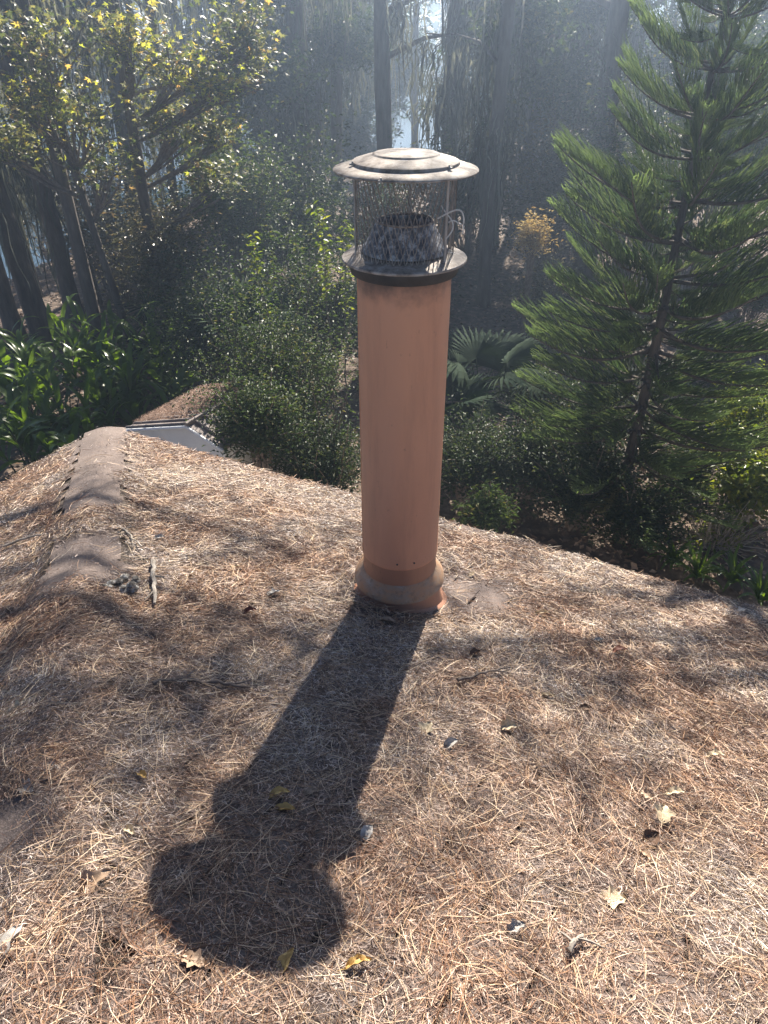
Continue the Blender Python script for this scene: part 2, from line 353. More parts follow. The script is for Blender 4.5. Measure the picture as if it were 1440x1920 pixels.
# shingle tabs: on slope 1 u runs along the eave and s is the run up the slope; slope 2 the other way round
def slope_frame(k):
    if k == 1: e, up2 = np.array([*-E1, 0]), -G1
    else: e, up2 = np.array([*E2, 0]), -G2
    up = unit(np.array([up2[0], up2[1], TH])); return e, up, np.cross(e, up)
def tab_mesh(wid, ln, th):
    g = Geo(); box(g, (0, 0, 0), (wid + 0.006, ln, th)); return g.mesh('shingle', M['shingle'])
tabm = [tab_mesh(0.295 - 0.006 * k, 0.16, 0.005) for k in range(3)]
bare = [(on_roof(895, 1115)[:2], 0.36), (on_roof(15, 1560)[:2], 0.17), (on_roof(885, 985)[:2], 0.22)]
shingles, rest = [], Geo()
for k in (1, 2):
    e, up, nn = slope_frame(k)
    for row in range(31):
        s = 0.06 + row * 0.136
        n0 = int(6.4 / 0.305)
        for cidx in range(n0):
            u = cidx * 0.305 + (row % 2) * 0.15 + 0.1
            if u < s + 0.25: continue
            if k == 2 and u > 4.3: continue
            q = CN + e * u * (-1 if k == 1 else 1) + np.array([*(-G1 if k == 1 else -G2), TH]) * s + nn * 0.0008
            M3 = np.array([e, up, nn]).T
            a = np.radians(-1.6); Rx = np.array([[1, 0, 0], [0, math.cos(a), -math.sin(a)], [0, math.sin(a), math.cos(a)]])
            dist = min([np.linalg.norm(q[:2] - bc) - br for bc, br in bare] + [abs(u - s) - 0.42 if s < 3.2 else 9])
            if dist < 0.16: shingles.append((dist, q, M3 @ Rx))
            elif q[1] > -0.3: box(rest, q, (0.292, 0.16, 0.005), M3 @ Rx)
shingles.sort(key=lambda a: a[0])
for j, (d_, q, R) in enumerate(shingles):
    if j < 290:
        o = link('shingle', tabm[j % 3], roof, tuple(q), Matrix(R.tolist()).to_euler())
    else: box(rest, q, (0.292, 0.16, 0.005), R)
tag(part('shingle_course', rest, M['shingle'], roof), kind='stuff')
# hip caps, folded over the hip, lapped from the corner up
hd = unit(np.array([*((E1 + E2) / math.sqrt(2)), TH / math.sqrt(2)])); hs = unit(np.array([*(E2 - E1), 0]))
hipn = np.cross(hs, hd); hipn = hipn * np.sign(hipn[2])
for j in range(38):
    g = Geo(); L = 0.2; wd = 0.155; dr = wd * TH / math.sqrt(2) * 0.96
    jj = random.uniform(-0.012, 0.012)
    xs = (-wd + jj, -wd * 0.3, 0, wd * 0.3, wd + jj); V = []
    for (yy, lift) in ((0, 0.009 + random.uniform(0, 0.003)), (L, 0.0055)):
        for dz_ in (0, -0.006):
            for x in xs: V.append((x, yy, -abs(x) / wd * dr + lift + dz_ - (0.007 if x == 0 else 0)))
    q = [(i, i + 1, i + 11, i + 10) for i in range(4)] + [(i + 5, i, i + 1, i + 6) for i in range(4)] + [(0, 5, 15, 10), (9, 4, 14, 19)] + [(i + 5, i + 15, i + 16, i + 6) for i in range(4)]
    g.add(V, None, q)
    R = Matrix(np.array([hs, hd, hipn]).T.tolist())
    link('hip_cap', g.mesh('hip_cap', M['shingle']), roof, tuple(CN + hd * (0.02 + j * 0.145)), R.to_euler())

# ------------------------------------------------------------------ needles and litter on the roof
HIP2 = hd[:2] / np.linalg.norm(hd[:2]); HIPN = np.array([-HIP2[1], HIP2[0]])
def cover(x, y):
    """how much litter lies at a spot, 0..1"""
    d = np.ones_like(x)
    for bc, br in bare: d = np.minimum(d, smooth(np.hypot(x - bc[0], (y - bc[1])) * (0.8 + 0.5 * vnoise(x, y, 9, 21)), br * 0.3, br * 1.05) + 0.06)
    rx, ry = x - CN[0], y - CN[1]; along = rx * HIP2[0] + ry * HIP2[1]; off = rx * HIPN[0] + ry * HIPN[1]
    wob = 0.11 * (vnoise(along, 0 * along, 5, 5) - 0.5) + 0.05 * (vnoise(along, off, 16, 15) - 0.5)
    hipb = 1 - smooth(np.abs(off + wob), 0.15, 0.24)
    wv = 0.12 * (vnoise(off, 0 * off + 7, 9, 6) - 0.5)
    hipb = hipb * (1 - smooth(along + wv, 1.92, 2.0) * (1 - smooth(along + wv, 2.28, 2.36))) * (1 - smooth(along + wv, 2.82, 2.95))
    d = np.minimum(d, 1 - 0.965 * hipb)
    cr = np.hypot(x - AX[0], y - AX[1]); d = np.where(cr < 0.205, 0, d)
    lf = (plane2(x, y) < plane1(x, y))
    d = np.where(lf & (off < 0), d, d)
    edge = -outside(x, y)
    return d
def pile(x, y):
    r = np.hypot(x - AX[0], y - AX[1]); side = smooth((AX[0] - x) * 0.8 + (AX[1] - y) * 0.35, 0.02, 0.16)   # drift against the chimney foot
    return 0.045 * np.exp(-((r - 0.235) / 0.05) ** 2) * side + 0.003 + 0.022 * vnoise(x, y, 3.2, 31) ** 1.5 + 0.02 * vnoise(x, y, 9, 32) ** 2
def scatter(n, falloff):
    x = RNG.uniform(-4.6, 4.8, n); y = RNG.uniform(-0.2, 5.3, n)
    dist = np.hypot(x * 0.9, y + 0.25)
    keep = (outside(x, y) < 0.02) & (RNG.random(n) < np.clip((falloff / dist) ** 1.1, 0.12, 1)) & (np.abs(x) < 1.0 + 0.85 * (y + 0.3)) & (RNG.random(n) < cover(x, y))
    return x[keep], y[keep]
def needles(g, n, length, width, spread, seg, lift, falloff, flowscale, curl):
    x, y = scatter(n, falloff); n = len(x)
    fl = vnoise(x, y, flowscale, 41) * 2 * PI * 1.6 + vnoise(x, y, flowscale * 2.6, 42) * 2.2
    a = fl + RNG.normal(0, spread, n); L = length * (0.55 + 0.75 * RNG.random(n))
    k = np.linspace(-0.5, 0.5, seg + 1); bend = RNG.normal(0, curl, n)
    ang = a[:, None] + bend[:, None] * k[None, :] * 2
    dx = np.cumsum(np.cos(ang), 1) * (L / (seg + 1))[:, None]; dy = np.cumsum(np.sin(ang), 1) * (L / (seg + 1))[:, None]
    px = x[:, None] + dx - dx.mean(1, keepdims=True); py = y[:, None] + dy - dy.mean(1, keepdims=True)
    h = pile(x, y) * RNG.random(n) ** 0.6
    lf = RNG.normal(0, lift, n)[:, None] * k[None, :] * L[:, None] + np.abs(RNG.normal(0, lift * 0.8, n))[:, None] * (0.25 - k[None, :] ** 2) * L[:, None]
    offh = np.abs((px - CN[0]) * HIPN[0] + (py - CN[1]) * HIPN[1])
    hz = np.maximum(h[:, None] + lf, 0.008) + 0.024 * (1 - smooth(offh, 0.14, 0.24))
    far = (np.hypot(px - AX[0], py - AX[1]) > 0.2).all(1) & (outside(px, py) < 0.09).all(1)
    P = np.stack([px, py, roofz(px, py) + hz], -1)[far]; a = a[far]; n = len(a)
    r = RNG.normal(0, 0.7, n)
    W = np.stack([-np.sin(a) * np.cos(r), np.cos(a) * np.cos(r), np.sin(r)], 1)
    dcam = np.linalg.norm(P[:, 0] - np.array([0, 0, H]), axis=1)
    ribbons(g, P, width * (0.75 + 0.5 * RNG.random(n)) * np.clip(dcam / 2.6, 0.85, 1.5), W)
    return n
g = Geo()
n1 = needles(g, 195000, 0.15, 0.0017, 0.85, 4, 0.11, 2.4, 1.1, 0.3)
tag(link('pine_needles', g.mesh('pine_needles', M['needle'])), 'brown fallen pine needles strewn thickly over the roof', kind='stuff')
g = Geo()
n2 = needles(g, 1130000, 0.043, 0.0022, 1.6, 2, 0.26, 2.2, 2.0, 1.1)
tag(link('needle_litter', g.mesh('needle_litter', M['bits'])), 'grey broken needle litter matted over the roof', kind='stuff')


# ------------------------------------------------------------------ the chimney
def painted(name, base, dirt, gl=0.45, soot=None):
    m, t, b, out = newmat(name)
    c = ramp(t, noise(t, 3.5, 5, 0.6, 'Object', (1, 1, 0.35)), [(0.3, tuple(np.array(base) * 0.93)), (0.6, base), (0.8, tuple(np.array(base) * 1.05))])
    st = ramp(t, noise(t, 14, 6, 0.7, 'Object', (1, 1, 0.12)), [(0.5, (0, 0, 0)), (0.74, (0.2, 0.2, 0.2))])
    c = mix(t, st, c, dirt)
    sp = ramp(t, noise(t, 60, 3, 0.7, 'Object', (1, 1, 0.4)), [(0.66, (0, 0, 0)), (0.74, (0.5, 0.5, 0.5))])
    c = mix(t, sp, c, dirt)
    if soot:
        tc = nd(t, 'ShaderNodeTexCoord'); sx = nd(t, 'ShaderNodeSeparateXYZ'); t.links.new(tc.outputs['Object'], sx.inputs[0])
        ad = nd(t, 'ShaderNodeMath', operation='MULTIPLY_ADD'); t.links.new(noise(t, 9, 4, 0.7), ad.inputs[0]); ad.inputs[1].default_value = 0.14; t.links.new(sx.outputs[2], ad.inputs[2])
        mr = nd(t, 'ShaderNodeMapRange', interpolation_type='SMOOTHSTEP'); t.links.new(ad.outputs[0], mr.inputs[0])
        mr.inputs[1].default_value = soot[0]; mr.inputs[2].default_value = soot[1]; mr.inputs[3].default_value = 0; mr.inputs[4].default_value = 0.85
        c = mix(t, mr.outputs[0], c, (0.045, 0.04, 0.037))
    t.links.new(c, b.inputs['Base Color']); b.inputs['Roughness'].default_value = gl
    bump(t, b, noise(t, 30, 3, 0.5), 0.05, 0.004)
    return m
ZC = H                                       # chimney parts are given as heights below the camera
chim = thing('chimney', (AX[0], AX[1], ZB), 'terracotta painted metal chimney pipe with a mesh cap', 'chimney')
def cz(z): return H + z - ZB
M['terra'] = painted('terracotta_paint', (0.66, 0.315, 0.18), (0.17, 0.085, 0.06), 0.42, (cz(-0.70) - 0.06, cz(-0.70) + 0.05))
M['terra_low'] = painted('terracotta_worn', (0.42, 0.212, 0.132), (0.1, 0.07, 0.055), 0.55)
M['galv'] = plain('weathered_galvanised', [(0.34, (0.1, 0.075, 0.06)), (0.47, (0.25, 0.205, 0.165)), (0.62, (0.4, 0.35, 0.3))], 26, 0.72, 0.0, 0.06, detail=9)
M['flue'] = plain('sooty_metal', [(0.4, (0.07, 0.07, 0.08)), (0.52, (0.19, 0.19, 0.2)), (0.6, (0.5, 0.49, 0.48))], 38, 0.55, 0.2, 0.1, detail=10)
M['black'] = plain('black_metal', [(0.3, (0.014, 0.014, 0.016)), (0.7, (0.04, 0.039, 0.04))], 25, 0.5, 0, 0.05)
M['wire'] = plain('galvanised_wire', [(0.3, (0.27, 0.25, 0.23)), (0.7, (0.45, 0.42, 0.39))], 30, 0.5, 0.3, 0)
m, t, b, out = newmat('worn_collar'); M['collar'] = m
c = ramp(t, noise(t, 11, 8, 0.7, 'Object', (1, 1, 2)), [(0.4, (0.46, 0.26, 0.14)), (0.54, (0.38, 0.265, 0.18)), (0.68, (0.4, 0.34, 0.28))])
c = mix(t, ramp(t, noise(t, 34, 6, 0.75), [(0.52, (0, 0, 0)), (0.68, (0.55, 0.55, 0.55))]), c, (0.09, 0.075, 0.06))
t.links.new(c, b.inputs['Base Color']); b.inputs['Roughness'].default_value = 0.6

g = Geo(); lathe(g, [(0.1700, cz(-0.70)), (0.1700, cz(-1.966)), (0.1712, cz(-1.968)), (0.1712, cz(-1.980)), (0.1650, cz(-1.981))], 96); part('pipe', g, M['terra'], chim, True)
g = Geo(); lathe(g, [(0.1655, cz(-1.95)), (0.1662, cz(-2.06)), (0.1668, cz(-2.115)), (0.167, cz(-2.24))], 96); part('pipe_base', g, M['terra_low'], chim, True)
g = Geo(); box(g, (0, 0, 0), (0.004, 0.003, 1.255)); o = part('seam', g, M['terra'], chim); o.location = (0.1700 * math.cos(2.9), -0.17 * math.sin(0.24), (cz(-0.71) + cz(-1.97)) / 2); o.rotation_euler = (0, 0, 2.9)
g = Geo(); lathe(g, [(0.1675, cz(-2.070)), (0.172, cz(-2.080)), (0.196, cz(-2.108)), (0.2075, cz(-2.130)), (0.209, cz(-2.142)), (0.2065, cz(-2.142)), (0.195, cz(-2.113))], 96); part('storm_collar', g, M['collar'], chim, True)
# flashing: a leaning boot that lands on the slope, and its plate
g = Geo(); seg = 64; V = []
for (r, zt, fl) in ((0.178, cz(-2.118), 0), (0.186, cz(-2.18), 0), (0.2, None, 0.02), (0.216, None, 0.008)):
    for k in range(seg):
        a = 2 * PI * k / seg; x, y = r * math.cos(a) * (1.03 if zt is None else 1), r * math.sin(a)
        x += (0.018 if zt is None else 0.008) * G1[0] * 1; y += (0.018 if zt is None else 0.008) * G1[1]
        zr = plane1(AX[0] + x, AX[1] + y) - ZB + fl
        V.append((x, y, zr if zt is None else max(zt, zr + 0.004)))
q = [(r * seg + k, r * seg + (k + 1) % seg, (r + 1) * seg + (k + 1) % seg, (r + 1) * seg + k) for r in range(3) for k in range(seg)]
g.add(V, None, q); part('flashing_boot', g, M['terra_low'], chim, True)
g = Geo(); e, up, nn = slope_frame(1); nn = nn * np.sign(nn[2]); box(g, nn * 0.006, (0.6, 0.66, 0.0015), np.array([e, up, nn]).T); part('flashing_plate', g, M['shingle'], chim)
# flange, band, flue, cap
g = Geo(); lathe(g, [(0.13, cz(-0.672)), (0.165, cz(-0.676)), (0.2195, cz(-0.690)), (0.2215, cz(-0.694)), (0.2205, cz(-0.698)), (0.165, cz(-0.684)), (0.13, cz(-0.680))], 96, close=True); part('flange', g, M['galv'], chim, True)
g = Geo(); lathe(g, [(0.150, cz(-0.690)), (0.196, cz(-0.699)), (0.1965, cz(-0.704)), (0.192, cz(-0.735)), (0.189, cz(-0.741)), (0.171, cz(-0.739))], 96); part('band', g, M['black'], chim, True)
g = Geo(); lathe(g, [(0.152, cz(-0.668)), (0.147, cz(-0.655)), (0.1395, cz(-0.650)), (0.102, cz(-0.577)), (0.0985, cz(-0.573)), (0.095, cz(-0.576)), (0.095, cz(-0.70)), (0.02, cz(-0.72))], 72); part('flue_cone', g, M['flue'], chim, True)
g = Geo(); lathe(g, [(0.0992, cz(-0.574)), (0.1012, cz(-0.570)), (0.0992, cz(-0.567)), (0.0965, cz(-0.570))], 72, close=True); part('flue_rim', g, M['galv'], chim, True)
z0 = cz(-0.401)
g = Geo(); lathe(g, [(0.0001, z0 + 0.045), (0.06, z0 + 0.0442), (0.104, z0 + 0.041), (0.109, z0 + 0.039), (0.111, z0 + 0.0362), (0.113, z0 + 0.0355), (0.145, z0 + 0.0285), (0.172, z0 + 0.0205), (0.1775, z0 + 0.0175), (0.1785, z0 + 0.0095), (0.181, z0 + 0.0088), (0.215, z0 + 0.003), (0.2385, z0 - 0.004), (0.2415, z0 - 0.0075), (0.2405, z0 - 0.0105), (0.235, z0 - 0.0075), (0.17, z0 + 0.003), (0.0001, z0 + 0.03)], 96)
cap_o = part('cap', g, M['galv'], chim, True)
for (px, py) in ((656, 309), (823, 313), (704, 337), (770, 300)):
    a = math.atan2(-(1 if py > 305 else -0.6), (px - 752) / 100); rr = 0.181 if px != 704 else 0.239
    a = {656: math.radians(196), 823: math.radians(-42), 704: math.radians(-110), 770: math.radians(80)}[px]
    g = Geo(); box(g, (0, 0, 0), (0.02, 0.008, 0.006)); tube(g, [(0, 0, 0), (0, 0, 0.009)], 0.0035, 8)
    o = part('clip', g, M['wire'], cap_o); o.location = (rr * math.cos(a), rr * math.sin(a), z0 + (0.014 if px != 704 else -0.006)); o.rotation_euler = (0, 0, a)
for a in (-168, -40, 83, 20):
    a = math.radians(a); g = Geo(); r = 0.1745
    box(g, (r * math.cos(a), r * math.sin(a), (cz(-0.405) + cz(-0.682)) / 2), (0.0035, 0.011, 0.28), np.array([[math.cos(a), -math.sin(a), 0], [math.sin(a), math.cos(a), 0], [0, 0, 1]]))
    part('support_rod', g, M['wire'], chim)
# expanded diamond mesh: two families of strands
M['screen'] = plain('rusty_screen', [(0.35, (0.15, 0.12, 0.1)), (0.65, (0.3, 0.255, 0.215))], 25, 0.6, 0.2, 0)
g = Geo(); nd_ = 54; z1, z2 = cz(-0.4), cz(-0.678); rows = 9
for fam in (1, -1):
    k = np.arange(nd_)[:, None]; tt = np.linspace(0, 1, rows * 3 + 1)[None, :]
    wig = 0.1 * np.sin(tt * rows * 2 * PI + (0 if fam == 1 else PI))
    a = (k + fam * (tt * rows / 2) + wig * 0.6) * 2 * PI / nd_
    r = 0.1715 + fam * 0.0007 + 0.0015 * np.sin(a * 5)
    P = np.stack([r * np.cos(a), r * np.sin(a), z1 + (z2 - z1) * tt + 0 * a], -1)
    tan_ = unit(np.gradient(P, axis=1)); rad = np.stack([np.cos(a), np.sin(a), 0 * a], -1)
    W = unit(np.cross(tan_, rad) + 0.5 * rad * fam)
    ribbons(g, P, np.full(nd_, 0.0031), W, taper=False)
part('mesh_screen', g, M['screen'], chim)
g = Geo()                                    # the loose end of wire tied round the rod
c = np.array([0.1335, -0.113, cz(-0.55)])
tt = np.linspace(0, 1, 26)
tube(g, np.stack([c[0] - 0.03 + 0.085 * tt + 0.03 * np.sin(tt * PI), c[1] - 0.012 + 0 * tt, c[2] + 0.012 + 0.028 * np.sin(tt * PI * 1.15) - 0.035 * tt ** 4], 1), 0.0026, 6)
tube(g, np.stack([c[0] + 0.022 * np.sin(tt * 4.2), c[1] - 0.016 + 0.02 * tt, c[2] - 0.05 + 0.1 * tt], 1), 0.0022, 6)
tube(g, np.stack([c[0] + 0.006 + 0.045 * tt, c[1] - 0.01 + 0 * tt, c[2] + 0.0 + 0.006 * np.sin(tt * 5)], 1), 0.002, 6)
M['bright_wire'] = plain('bright_wire', [(0.3, (0.5, 0.48, 0.45)), (0.7, (0.7, 0.68, 0.64))], 30, 0.45, 0.2, 0)
part('loose_wire', g, M['bright_wire'], chim)
for a in (-95, -70, 30):
    a = math.radians(a); g = Geo(); r = 0.1705
    tube(g, [(r * math.cos(a), r * math.sin(a), cz(-1.945)), ((r + 0.004) * math.cos(a), (r + 0.004) * math.sin(a), cz(-1.945))], 0.004, 8)
    part('screw', g, M['black'], chim)

# ------------------------------------------------------------------ fallen leaves and twigs lying on the roof
def leaf_material(name, col):
    return plain(name, [(0.3, tuple(np.array(col) * 0.72)), (0.55, col), (0.75, tuple(np.minimum(np.array(col) * 1.2, 0.85)))], 45, 0.6, 0, 0.3, dist=0.003)
LC = {'cream': leaf_material('leaf_cream', (0.62, 0.5, 0.33)), 'tan': leaf_material('leaf_tan', (0.42, 0.29, 0.19)), 'ochre': leaf_material('leaf_ochre', (0.58, 0.37, 0.12)),
      'grey': leaf_material('leaf_ash', (0.44, 0.41, 0.37)), 'red': leaf_material('leaf_red', (0.2, 0.06, 0.03)), 'brown': leaf_material('leaf_brown', (0.14, 0.075, 0.04))}
def fallen_leaf(px, py, L, aspect, kind, col, heading, label):
    p = on_roof(px, py); r = np.random.default_rng(int(px * 7 + py)); g = Geo(); n = 11; V = []
    curl = r.uniform(0.4, 1.2); bend = r.uniform(-0.3, 0.7)
    for i in range(n):
        t = i / (n - 1)
        hw = aspect * L / 2 * (math.sin(PI * min(1, t * 1.02)) ** 0.75)
        if kind == 'lobed': hw *= (0.55 + 0.75 * abs(math.sin(t * PI * 2.5 + 0.4)))
        hw *= r.uniform(0.88, 1.1); x = (t - 0.5) * L
        zc = bend * L * 0.25 * (0.25 - (t - 0.5) ** 2) * 4
        for s in (-1, -0.5, 0, 0.5, 1):
            V.append((x, s * hw + 0.08 * L * math.sin(t * 2.5), zc + curl * abs(s) ** 1.6 * hw * 0.8 + 0.003 * math.sin(t * 17 + s * 4)))
    q = [(i * 5 + j, i * 5 + j + 1, i * 5 + j + 6, i * 5 + j + 5) for i in range(n - 1) for j in range(4)]
    V = np.array(V); nv = len(V); V2 = np.vstack([V, V - [0, 0, 0.0008]])
    q2 = q + [(a + nv, d + nv, c + nv, b_ + nv) for a, b_, c, d in q]
    g.add(V2, None, q2); tube(g, [(-L * 0.72, -0.01 * L, 0.004), (-L * 0.5, 0, 0.002), (L * 0.4, 0.08 * L, 0.001)], [0.0011, 0.0013, 0.0006], 5)
    z = roofz(p[0], p[1]) + float(pile(np.array([p[0]]), np.array([p[1]]))[0]) * 0.95 + 0.007
    o = link('fallen_leaf', g.mesh('fallen_leaf', LC[col], True), None, (p[0], p[1], z - 0.003), (r.uniform(-0.35, 0.35), r.uniform(-0.25, 0.1) - 0.15, heading), (0.85,) * 3)
    return tag(o, label, 'leaf', 'fallen leaves on the needle covered roof')
for a in [
    (513, 1118, .075, .6, 'lobed', 'grey', 0.4, 'pale grey crumpled leaf lying left of the chimney foot'),
    (561, 1163, .075, .4, 'oval', 'tan', -0.5, 'tan curled leaf just left of where the chimney shadow starts'),
    (470, 1155, .07, .45, 'oval', 'red', 0.2, 'dark red leaf left of the tan curled leaf by the chimney shadow'),
    (1160, 1232, .085, .5, 'oval', 'red', 0.1, 'red brown curled leaf alone on the right slope'),
    (1025, 1310, .075, .34, 'oval', 'cream', -0.2, 'narrow cream leaf right of the middle of the chimney shadow'),
    (800, 1373, .075, .8, 'lobed', 'cream', 0.9, 'cream lobed leaf right beside the middle of the chimney shadow'),
    (845, 1405, .07, .5, 'oval', 'grey', 0.4, 'whitish leaf just below the cream lobed leaf beside the shadow'),
    (953, 1370, .07, .7, 'lobed', 'cream', -0.1, 'cream broad leaf below the narrow cream leaf'),
    (1005, 1448, .05, .7, 'oval', 'tan', 1.3, 'small tan leaf standing on edge right of the shadow'),
    (1240, 1538, .075, .85, 'lobed', 'cream', 1.1, 'cream lobed leaf just above the dark curled leaf at right'),
    (1263, 1499, .08, .4, 'oval', 'cream', 0.05, 'flat pale oval leaf, uppermost of the cluster at right'),
    (1210, 1502, .055, .6, 'lobed', 'tan', -0.9, 'small tan leaf left of the flat pale oval leaf'),
    (1220, 1580, .07, .75, 'oval', 'brown', 0.5, 'dark brown curled leaf with a black hollow at right'),
    (1146, 1693, .085, .7, 'lobed', 'cream', -0.1, 'cream lobed leaf with a hard shadow at lower right'),
    (966, 1750, .06, .5, 'lobed', 'grey', 0.2, 'small whitish leaf scrap left of the lower right cream leaf'),
    (1206, 1610, .05, .5, 'oval', 'tan', -1.0, 'small tan leaf just under the dark brown curled leaf'),
    (535, 1815, .085, .38, 'oval', 'ochre', 1.0, 'bright ochre pointed leaf just below the tip of the cap shadow'),
    (672, 1817, .075, .33, 'oval', 'ochre', 0.25, 'ochre narrow leaf right of the bright pointed one'),
    (362, 1808, .07, .6, 'lobed', 'tan', -0.4, 'pinkish tan leaf below left of the cap shadow'),
    (178, 1676, .13, .4, 'lobed', 'tan', 0.6, 'big tan leaf left of the round cap shadow'),
    (24, 1790, .11, .55, 'lobed', 'grey', 1.2, 'pale grey broad leaf at the lower left edge'),
    (247, 1575, .05, .5, 'oval', 'cream', -0.6, 'small cream leaf with rolled edge above left of the cap shadow'),
    (268, 1463, .055, .45, 'oval', 'ochre', -0.7, 'small yellow leaf left of the flange shadow'),
    (101, 1457, .065, .6, 'lobed', 'grey', 0.3, 'grey torn leaf above the bare shingle patch at left'),
    (53, 1487, .06, .7, 'lobed', 'grey', -0.4, 'grey leaf scrap nearest the bare shingle patch at left'),
    (35, 1347, .085, .7, 'lobed', 'cream', 0.2, 'pale leaf at the left edge among golden needles'),
    (524, 1498, .075, .42, 'oval', 'ochre', 0.2, 'upper of two ochre leaves inside the flange shadow'),
    (531, 1523, .085, .36, 'oval', 'ochre', -0.2, 'lower of two ochre leaves inside the flange shadow'),
    (582, 1492, .075, .3, 'oval', 'tan', 0.1, 'dull tan leaf inside the flange shadow, right of the ochre pair'),
    (689, 1570, .06, .6, 'oval', 'grey', 0.9, 'whitish folded leaf at the right edge of the flange shadow'),
    (70, 1190, .08, .6, 'lobed', 'grey', 0.0, 'pale grey curled leaf below the lowest clear hip shingles'),
    (299, 1012, .07, .45, 'oval', 'grey', 0.1, 'pale flat leaf beside the twigs right of the hip'),
    (441, 1071, .075, .3, 'oval', 'cream', 0.1, 'slender pale leaf between the hip and the chimney foot'),
    (364, 1090, .06, .5, 'oval', 'tan', -0.2, 'tan leaf below left of the slender pale leaf'),
    (1015, 1157, .11, .2, 'oval', 'cream', -0.25, 'pale sliver of a leaf right of the chimney foot'),
    (726, 1171, .09, .5, 'oval', 'tan', -0.3, 'dim tan leaf inside the chimney shadow near the foot'),
    (884, 1082, .055, .75, 'oval', 'cream', 0.6, 'small cream leaf beside the bare shingles right of the chimney'),
    (1338, 1428, .085, .35, 'lobed', 'cream', -0.15, 'pale ragged leaf far right in the sun'),
    (1120, 1208, .05, .45, 'oval', 'grey', -0.3, 'small grey leaf above left of the red brown leaf'),
    (890, 1232, .06, .6, 'oval', 'brown', 0.3, 'dark brown leaf in soft shade right of the chimney shadow'),
    (1095, 1335, .06, .5, 'oval', 'brown', -0.2, 'dark brown leaf below right of the narrow cream leaf'),
    (1390, 1150, .07, .6, 'lobed', 'grey', 0.3, 'pale grey leaf near the eave at far right'),
]: fallen_leaf(*a)
def twig(pts, rad, mat, label, name='fallen_twig'):
    P = np.array([on_roof(*q) for q in pts]); n = len(P)
    t0 = np.linspace(0, n - 1, n * 4); P = np.stack([np.interp(t0, range(n), P[:, k]) for k in range(3)], 1)
    r = np.random.default_rng(int(pts[0][0])); P[:, :2] += r.normal(0, 0.004, (len(P), 2)); base = P[0].copy()
    P[:, 2] = roofz(P[:, 0], P[:, 1]) + 0.022 + rad + r.normal(0, 0.002, len(P))
    g = Geo(); tube(g, P - base, np.linspace(rad, rad * 0.5, len(P)) * r.uniform(0.85, 1.2, len(P)), 7)
    for k in range(4, len(P) - 3, 4):
        d = unit(P[k + 1] - P[k]); sgn = 1 if (k // 4) % 2 else -1; side = np.array([-d[1], d[0], 0.15]) * sgn
        tube(g, [P[k] - base, P[k] - base + d * 0.03 + side * 0.02, P[k] - base + d * 0.055 + side * 0.045], [rad * 0.5, rad * 0.4, rad * 0.25], 5)
    return tag(link(name, g.mesh(name, mat, True), None, tuple(base)), label, 'twig')
twig([(292, 1291), (350, 1286), (410, 1290), (470, 1298)], 0.008, M['twig'], 'dark stick lying across the slope left of the chimney shadow')
twig([(288, 1063), (290, 1100), (294, 1142)], 0.012, M['pale_twig'], 'short thick lichen crusted stick right of the hip')
twig([(208, 980), (238, 1006), (267, 1034)], 0.007, M['pale_twig'], 'straight grey twig pointing from the hip to the thick stick')
twig([(105, 998), (145, 985), (175, 970), (215, 962), (240, 966)], 0.006, M['twig'], 'thin dark vine lying over the hip')
twig([(10, 1032), (60, 1014), (120, 1003), (160, 995)], 0.006, M['pale_twig'], 'pale twig on the left slope below the vine')
twig([(858, 1284), (905, 1272), (955, 1260)], 0.006, M['twig'], 'thin dark twig right of the chimney shadow')
twig([(1062, 1790), (1075, 1775), (1090, 1762)], 0.007, M['pale_twig'], 'stub of grey twig near the lower right of the roof')
g = Geo(); p = on_roof(230, 1108)
for k in range(9):
    r = 0.02 + 0.016 * random.random(); cc = np.array([random.uniform(-.07, .07), random.uniform(-.035, .035), random.uniform(0, .02)])
    n = 7; th_ = np.linspace(0, PI, n)
    lathe(g, np.stack([r * np.sin(th_) * (0.7 + 0.3 * np.sin(th_ * 5 + k)) + 1e-4, r * 0.7 * np.cos(th_)], 1), 9, cc)
M['lichen'] = plain('lichen_bark', [(0.35, (0.05, 0.04, 0.035)), (0.5, (0.2, 0.18, 0.15)), (0.62, (0.55, 0.52, 0.46))], 45, 0.9, 0, 0.6)
tag(link('bark_chunk', g.mesh('bark_chunk', M['lichen'], True), None, (p[0], p[1], p[2] + 0.03)), 'lumpy dark chunk of lichen covered bark beside the hip', 'bark')

# ------------------------------------------------------------------ shed beyond the eave
pk = at_y(357, 793, 7.0); gs_ = float(gz(pk[0], pk[1]))
d2 = unit(np.array([0.51, 0.86, 0.0])); d1 = np.array([d2[1], -d2[0], 0.0])
shed = thing('shed', (pk[0], pk[1], gs_), 'small white gabled shed under a needle covered roof beyond the eave', 'shed')
hp = pk[2] - gs_; HW, SLN, SD = 1.05, 0.31, 1.25; HWR = 0.5
def sp(a, b_, z): return d1 * a + d2 * b_ + np.array([0, 0, z])
g = Geo(); w_ = HW - 0.05; V = []
for b_ in (0.0, SD - 0.08): V += [sp(-w_, b_, -0.1), sp(HWR - 0.05, b_, -0.1), sp(HWR - 0.05, b_, hp - SLN * (HWR - 0.05) - 0.02), sp(0, b_, hp - 0.02), sp(-w_, b_, hp - SLN * w_ - 0.02)]
g.add(V, [(0, 2, 3), (0, 3, 4), (0, 1, 2), (5, 8, 7), (5, 9, 8), (5, 7, 6)], [(1, 6, 7, 2), (0, 4, 9, 5)]); part('wall', g, M['siding'], shed)
M['shed_metal'] = plain('shed_metal', [(0.3, (0.14, 0.11, 0.1)), (0.7, (0.26, 0.22, 0.2))], 8, 0.75, 0.0, 0.1)
